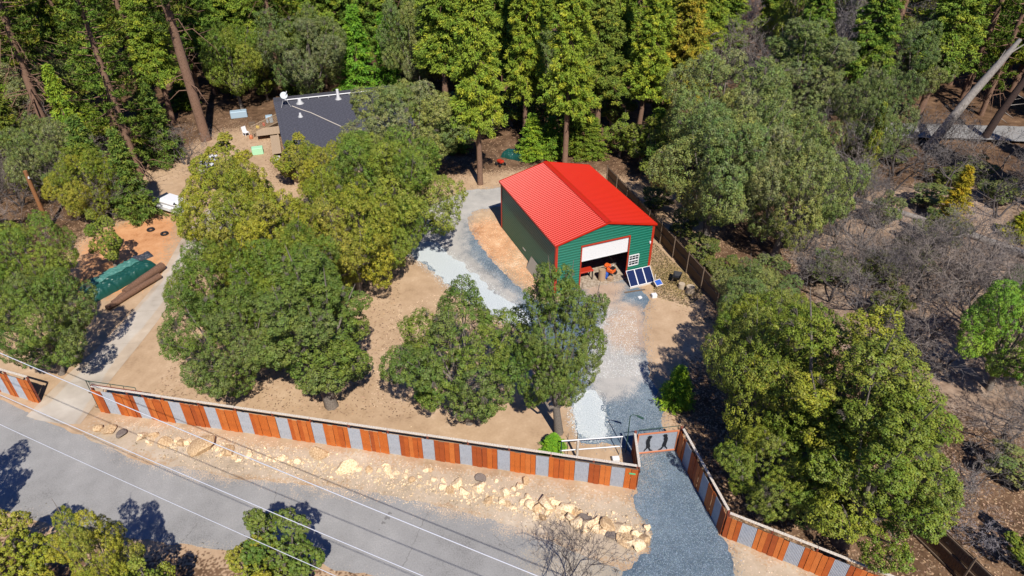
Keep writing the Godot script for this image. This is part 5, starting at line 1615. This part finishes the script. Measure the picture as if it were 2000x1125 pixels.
	for q in [[-50.0, -61.0, 8.0], [-47.0, -55.0, 7.5], [-44.0, -62.0, 7.0], [-40.6, -60.0, 7.5], [-38.0, -55.0, 7.0], [-34.0, -66.5, 5.5], [-52.0, -56.0, 7.5], [-40.5, -48.0, 7.0], [-49.0, -58.5, 7.5], [-51.5, -64.0, 8.5], [-46.0, -57.5, 7.0], [-53.5, -60.0, 8.0], [-48.5, -63.5, 8.5]]:
		make_tree("bare_tree", "leafless brown grey tree in the woods left of the house", "tree", "bare_%d" % (int(q[2] * 2) % 3), q[0], q[1], q[2], q[2] * 0.5, Color(0.26, 0.22, 0.20), rng.randf() * TAU, "leafless trees of the left woods")
	make_tree("bare_tree", "leafless dark sapling at the road side of the rock heap", "tree", "bare_1", 2.3, -17.6, 5.0, 2.6, Color(0.10, 0.085, 0.09), 1.0)
	make_tree("bare_tree", "leafless sapling behind the round dark oak beside the pale gravel", "tree", "bare_0", -3.4, -35.4, 4.6, 2.0, Color(0.26, 0.24, 0.24), 2.0)
	make_tree("scrub_bush", "olive bush at the rim of the litter right of the plank fence by the road", "bush", "oak_small", 25.6, -19.6, 3.4, 1.6, tint[6], 0.3)
	make_tree("scrub_bush", "dusty bush on the dirt right of the big olive oak", "bush", "oak_small", 27.6, -25.4, 2.6, 1.5, tint[2], 2.3)
	make_tree("bare_tree", "grey twiggy bush on the dirt right of the big olive oak", "tree", "bare_2", 25.4, -24.8, 3.4, 1.8, Color(0.36, 0.32, 0.29), 0.4)
	make_tree("bare_tree", "grey dead brush heaped behind the plank fence by the road", "tree", "bare_2", 22.8, -22.6, 2.4, 2.2, Color(0.34, 0.31, 0.32), 1.4)
	# bushes under the forest edge
	for q in [[-6.0, -70.0], [-2.6, -73.5], [0.0, -77.0], [3.5, -74.5], [6.6, -69.6], [8.6, -68.0], [11.4, -68.4], [13.4, -66.6], [7.8, -77.0], [11.5, -76.0], [15.5, -70.0], [16.2, -66.0], [14.2, -62.2], [-9.0, -74.0], [-12.0, -79.5], [-5.5, -77.0], [17.5, -79.0], [22.5, -78.0], [25.5, -73.5], [-31.0, -85.5], [-35.5, -86.5], [-40.5, -82.5], [-43.0, -79.0], [-28.0, -88.5], [-47.5, -74.5]]:
		make_tree("forest_bush", "dark leafy bush in the shade under the forest edge", "bush", ["oak_small", "young_cedar_0", "oak_small"][rng.randi() % 3], q[0], q[1], rng.randf_range(3.2, 6.0), rng.randf_range(1.6, 2.5), [tint[3], tint[0], tint[6], Color(0.5, 0.62, 0.34)][rng.randi() % 4], rng.randf() * TAU, "bushes under the forest edge")
	# olive scrub between the leafless trees
	for q in [[15.2, -47.5], [16.6, -45.2], [17.8, -42.8], [14.4, -51.0], [19.5, -44.0], [13.0, -56.0], [27.0, -54.0], [29.0, -62.0], [33.0, -53.5], [31.5, -46.0], [36.0, -50.0], [38.5, -57.0], [43.0, -62.0], [25.0, -45.0], [28.5, -44.5], [35.5, -66.5], [40.0, -67.5], [45.5, -57.5], [49.0, -55.0], [30.0, -67.0], [27.5, -40.0], [46.0, -62.5]]:
		make_tree("scrub_bush", "dull olive scrub bush between the leafless trees", "bush", "oak_small", q[0], q[1], rng.randf_range(2.0, 3.8), rng.randf_range(1.3, 2.2), [tint[5], Color(0.40, 0.42, 0.40), tint[2]][rng.randi() % 3], rng.randf() * TAU, "scrub bushes in the thicket")
	# dead leaning trunks
	var snag := thing("dead_trunk", "silver grey dead trunk leaning over the bare woods", "dead tree", Vector3(46.0, 0, -71.0))
	var sb := MB.new()
	sb.tube([Vector3(-0.3, -0.4, 0), Vector3(0.6, 2.0, 0), Vector3(2.6, 5.6, -0.6), Vector3(4.6, 9.0, -1.0), Vector3(5.8, 11.2, -1.2)], [0.62, 0.5, 0.44, 0.36, 0.2], 10)
	part("stem", sb.mesh(M.bark_dead), snag)
	for q in [[3.9, 8.0, 4.6, 10.2], [5.0, 9.8, 6.6, 11.0], [1.5, 3.6, 2.2, 3.4]]:
		var br := MB.new()
		br.tube([Vector3(q[0], q[1], -0.9), Vector3(q[2], q[3], -1.0)], [0.12, 0.03], 5)
		part("branch", br.mesh(M.bark_dead), snag)
	var sn2 := thing("dead_trunk", "dark brown dead trunk with white stubs beside the far road", "dead tree", Vector3(52.8, 0, -73.0))
	var s2 := MB.new()
	s2.tube([Vector3(0, -0.4, 0), Vector3(0.7, 3.0, 0), Vector3(2.4, 7.5, -0.4), Vector3(4.2, 13.0, -0.8)], [0.46, 0.4, 0.34, 0.2], 10)
	part("stem", s2.mesh(tri_mat(mat(0.10, 0.06, 0.05, 0.95), noise_tex(0.03, 66, [Color(0.4, 0.4, 0.4), Color.WHITE]), Vector3(1.5, 0.3, 1.5))), sn2)
	for k in 14:
		var br := MB.new()
		var y := 2.5 + k * 0.65
		var x := 0.2 + y * 0.31
		br.tube([Vector3(x, y, -0.3), Vector3(x, y, -0.3) + Vector3(rng.randf_range(0.5, 2.0), rng.randf_range(-0.7, 0.3), rng.randf_range(-0.8, 1.0))], [0.05, 0.012], 4)
		part("branch", br.mesh(M.bark_dead), sn2)
	# the woods behind
	rng.seed = 700
	var spots := []
	for row in 4:
		for col in 34:
			var x := -92.0 + col * 5.6 + rng.randf_range(-2.0, 2.0) + (2.8 if row % 2 else 0.0)
			var z := -91.0 - row * 6.5 + rng.randf_range(-2.2, 2.2)
			spots.append(Vector2(x, z))
	for k in 46:
		spots.append(Vector2(rng.randf_range(-85, -50), rng.randf_range(-90, -42)))
	for k in 26:
		spots.append(Vector2(rng.randf_range(50, 85), rng.randf_range(-92, -40)))
	for q in [[-30.0, -88.0], [-24.5, -90.0], [-11.5, -84.5], [-8.0, -80.0], [-6.5, -86.0], [-13.0, -90.0], [-40.0, -78.0], [-44.0, -73.0], [-52.0, -74.0], [-38.5, -88.0], [-1.5, -80.0], [5.0, -80.0], [12.0, -82.0], [20.0, -84.0], [36.0, -84.0], [44.0, -82.0], [-28.5, -94.0], [40.0, -78.0], [48.0, -78.5], [-21.0, -92.0]]:
		spots.append(Vector2(q[0], q[1]))
	var tints := [Color(0.60, 0.68, 0.42), Color(0.48, 0.61, 0.40), Color(0.64, 0.71, 0.40), Color(0.80, 0.79, 0.40)]
	for p in spots:
		if p.x > 34 and p.x < 66 and p.y > -76 and p.y < -60:
			continue
		var u := rng.randf()
		var tn: Color = tints[rng.randi() % 3]
		if p.x > -6 and p.x < 24:
			tn = tints[2 + rng.randi() % 2]
		if p.x > 22 and p.x < 60 and p.y < -84 and u < 0.35:
			make_tree("bare_tree", "leafless grey mauve tree standing in the forest behind", "tree", "bare_%d" % (rng.randi() % 3), p.x, p.y, rng.randf_range(9, 13), 5.0, Color(0.30, 0.275, 0.28), rng.randf() * TAU, "leafless trees in the forest behind")
		elif u < (0.62 if p.x > -8 else 0.5):
			make_tree("cedar_tree", "green cedar standing in the dense forest behind the clearing", "tree", "cedar_%d" % (rng.randi() % 3), p.x, p.y, rng.randf_range(17, 26), rng.randf_range(2.8, 4.0), tn, rng.randf() * TAU, "cedars of the forest behind")
		elif u < (0.84 if p.x > -8 else 0.95):
			make_tree("pine_tree", "green pine standing in the dense forest behind the clearing", "tree", ["pine_0", "low_pine", "low_pine"][rng.randi() % 3], p.x, p.y, rng.randf_range(20, 28), rng.randf_range(3.6, 4.8), tints[rng.randi() % 2], rng.randf() * TAU, "pines of the forest behind")
		else:
			make_tree("oak_tree", "grey green oak standing in the dense forest behind the clearing", "tree", "oak_wide_%d" % (rng.randi() % 3), p.x, p.y, rng.randf_range(9, 13), rng.randf_range(3.6, 5.2), [tint[5], tint[2], tint[3]][rng.randi() % 3], rng.randf() * TAU, "oaks of the forest behind")

# ---------------------------------------------------------------- wires over the road
func build_wires() -> void:
	var W := [
		[Vector3(-26.61, 7.5, -27.4), Vector3(0.76, 7.5, -14.83), "silver power line crossing above the long fence end and the road", 0.022],
		[Vector3(-24.75, 7.5, -24.34), Vector3(-3.42, 7.5, -14.83), "silver power line running over the middle of the road", 0.018],
		[Vector3(-18.0, 7.5, -19.9), Vector3(-7.29, 7.5, -15.14), "silver power line over the near verge of the road", 0.014]]
	for w in W:
		var d: Vector3 = (w[1] - w[0]).normalized()
		var a: Vector3 = w[0] - d * 26.0
		var b: Vector3 = w[1] + d * 26.0
		var mb := MB.new()
		var pts := []
		var rad := []
		for k in 33:
			var t := k / 32.0
			pts.append(a.lerp(b, t) - a + Vector3(0, 0.9 * pow(2.0 * t - 1.0, 2.0), 0))
			rad.append(w[3])
		mb.tube(pts, rad, 6)
		solo("power_line", mb.mesh(M.cable), w[2], "power line", a)
	for q in [[Vector3(-51.0, 0, -38.0), "wooden power pole carrying the lines left of the driveway"], [Vector3(22.0, 0, -3.8), "wooden power pole carrying the lines beyond the near verge"]]:
		var po := thing("power_pole", q[1], "pole", q[0], 1.13)
		var pb := MB.new()
		pb.tube([Vector3(0, -0.4, 0), Vector3(0, 9.2, 0)], [0.17, 0.12], 10)
		part("shaft", pb.mesh(M.pole), po)
		part("crossarm", box_mesh(Vector3(9.0, 0.12, 0.12), M.pole), po, Vector3(1.5, 8.3, 0.16))

# ---------------------------------------------------------------- litter, pebbles, grass
func scatter(called: String, me: Mesh, label: String, category: String, pts: Array, smin: float, smax: float, flat: float, tone: float, lift := 0.3) -> void:
	var mm := MultiMesh.new()
	mm.transform_format = MultiMesh.TRANSFORM_3D
	mm.use_colors = true
	mm.mesh = me
	mm.instance_count = pts.size()
	for k in pts.size():
		var s := rng.randf_range(smin, smax)
		var p: Vector2 = pts[k]
		mm.set_instance_transform(k, Transform3D(Basis.from_euler(Vector3(rng.randf_range(-0.4, 0.4), rng.randf() * TAU, rng.randf_range(-0.4, 0.4))).scaled(Vector3(s, s * flat, s)), Vector3(p.x, gy(p.x, p.y) + s * lift * flat, p.y)))
		var t := 1.0 + rng.randf_range(-tone, tone)
		mm.set_instance_color(k, Color(t, t * rng.randf_range(0.94, 1.03), t * rng.randf_range(0.88, 1.05)))
	var mi := MultiMeshInstance3D.new()
	mi.name = numbered(called)
	mi.multimesh = mm
	add_child(mi)
	tag(mi, label, category, "", "stuff")

func points_in(poly: PackedVector2Array, n: int) -> Array:
	var lo := poly[0]
	var hi := poly[0]
	for p in poly:
		lo = lo.min(p)
		hi = hi.max(p)
	var o := []
	var guard := 0
	while o.size() < n and guard < n * 12:
		guard += 1
		var p := Vector2(rng.randf_range(lo.x, hi.x), rng.randf_range(lo.y, hi.y))
		if Geometry2D.is_point_in_polygon(p, poly):
			o.append(p)
	return o

func along(poly: PackedVector2Array, n: int, spread: float) -> Array:
	var o := []
	var total := 0.0
	for k in poly.size():
		total += poly[k].distance_to(poly[(k + 1) % poly.size()])
	for k in poly.size():
		var p := poly[k]
		var q := poly[(k + 1) % poly.size()]
		for j in int(n * p.distance_to(q) / total):
			o.append(p.lerp(q, rng.randf()) + Vector2(rng.randfn(0, spread), rng.randfn(0, spread)))
	return o

func build_litter() -> void:
	rng.seed = 900
	var grain := MB.new()
	grain.tri(Vector3(-0.8, 0, -0.5), Vector3(0.8, 0, -0.5), Vector3(0.1, 0.7, 0.1), Vector3(0, 0.3, -1))
	grain.tri(Vector3(0.8, 0, -0.5), Vector3(0.2, 0, 0.9), Vector3(0.1, 0.7, 0.1), Vector3(1, 0.3, 0.5))
	grain.tri(Vector3(0.2, 0, 0.9), Vector3(-0.8, 0, -0.5), Vector3(0.1, 0.7, 0.1), Vector3(-1, 0.3, 0.5))
	scatter("gravel", grain.mesh(mat(0.155, 0.205, 0.255, 0.9)), "loose blue grey gravel covering the drive", "gravel", points_in(V([6.9, -24.6, 6.8, -22.9, 7.25, -22.0, 6.9, -20.9, 5.6, -19.2, 5.0, -17.8, 11.0, -17.9, 10.85, -20.7, 10.4, -24.0, 9.5, -27.5, 7.2, -27.0]), 26000), 0.016, 0.05, 0.8, 0.55)
	scatter("gravel", grain.mesh(mat(0.19, 0.235, 0.28, 0.9)), "loose grey gravel on the lane inside the gate", "gravel", points_in(V([5.7, -28.4, 9.1, -29.0, 9.2, -31.3, 9.0, -33.2, 7.4, -32.0, 6.2, -31.4]), 9000) + points_in(V([2.0, -42.4, 0.2, -44.6, -1.7, -48.0, -3.1, -51.3, -3.6, -49.0, -1.4, -45.4, 0.8, -42.2]), 5000), 0.018, 0.045, 0.8, 0.5)
	scatter("pebbles", grain.mesh(mat(0.62, 0.48, 0.34, 0.95)), "small pale pebbles scattered on the dirt yard and sandy bank", "pebbles", points_in(V([-25, -30.3, 6.6, -24.4, 6.8, -21.8, -2, -22.9, -18, -26.2]), 5000) + points_in(V([-9, -31, -5.5, -32, -4.5, -38, -1.0, -38.8, -5, -44, -9, -41]), 2200) + points_in(V([-4.2, -54.4, -1.0, -56, 3.0, -43.6, 1.2, -43.3, -1.6, -47.6]), 3200) + points_in(V([10.8, -21.6, 19, -17.3, 18, -14, 10.9, -17.4]), 900), 0.012, 0.05, 0.6, 0.5)
	scatter("gravel", grain.mesh(mat(0.20, 0.24, 0.28, 0.9)), "stray gravel strewn along the edges of the drive", "gravel", along(V(GRAVEL), 15000, 0.28), 0.014, 0.045, 0.8, 0.55)
	scatter("crushed_rock", grain.mesh(mat(0.55, 0.58, 0.58, 0.95)), "pale crushed rock strewn round the pale strips", "gravel", along(V(PALE_A), 7000, 0.3) + along(V(PALE_B), 4000, 0.22) + points_in(V([4.2, -33.5, 8.6, -34, 9.2, -41, 6.4, -41.5]), 6000), 0.014, 0.045, 0.8, 0.35)
	scatter("pebbles", grain.mesh(mat(0.42, 0.36, 0.30, 0.95)), "grit along the broken edge of the asphalt", "grit", along(V(ROAD), 9000, 0.22), 0.008, 0.03, 0.7, 0.5)
	var flake := MB.new()
	flake.leaf(Vector3(-1, 0, 0), Vector3(1, 0, 0), Vector3(0, 1, 0), 2.0, 0.5, Color.WHITE)
	scatter("leaf_litter", flake.mesh(mat(0.30, 0.20, 0.125, 0.9)), "dry brown oak leaves strewn under the trees", "leaf litter", points_in(V([10.6, -30, 11.4, -22.0, 18.5, -18.2, 26, -14, 34, -22, 24, -34, 15, -36, 11.5, -34]), 16000) + points_in(V([12, -41, 22, -64, 54, -62, 52, -34, 24, -33]), 16000) + points_in(V([-36, -62, -27, -66, -29, -80, -56, -78, -60, -46, -38, -40]), 10000) + points_in(V([-9, -60, 12, -64, 14, -78, -20, -80]), 6000) + points_in(V([-23, -31.5, -6, -30, -8, -40, -10, -52, -23, -54]), 7000), 0.05, 0.11, 1.0, 0.5, 0.15)
	var tuft := MB.new()
	for k in 9:
		var a := TAU * k / 9.0
		var d := Vector3(cos(a) * 0.5, 1, sin(a) * 0.5).normalized()
		tuft.needle(Vector3(cos(a), 0, sin(a)) * 0.25, d, Vector3(-sin(a), 0, cos(a)), 1.0, 0.08, Vector3(cos(a) * 0.4, 0.9, sin(a) * 0.4).normalized(), Color.WHITE)
	scatter("dry_grass", tuft.mesh(mat(0.26, 0.235, 0.10, 0.9)), "short dry grass between the shed and the plank fence", "grass", points_in(V([11.4, -53, 14.9, -43.3, 13.2, -41.6, 10.8, -43.0, 11.4, -46]), 5000) + points_in(V([22, -30, 30, -20, 27, -17, 21, -22]), 1200) + points_in(V([-24, -28.6, -14, -26.8, -4, -25, 3, -23.4, 2, -22.4, -6, -24.4, -20, -26.8]), 160) + along(V([-27, -22.8, -16, -20.8, -6.5, -19.0, 6, -15]), 700, 0.5), 0.035, 0.085, 1.0, 0.45, -0.05)
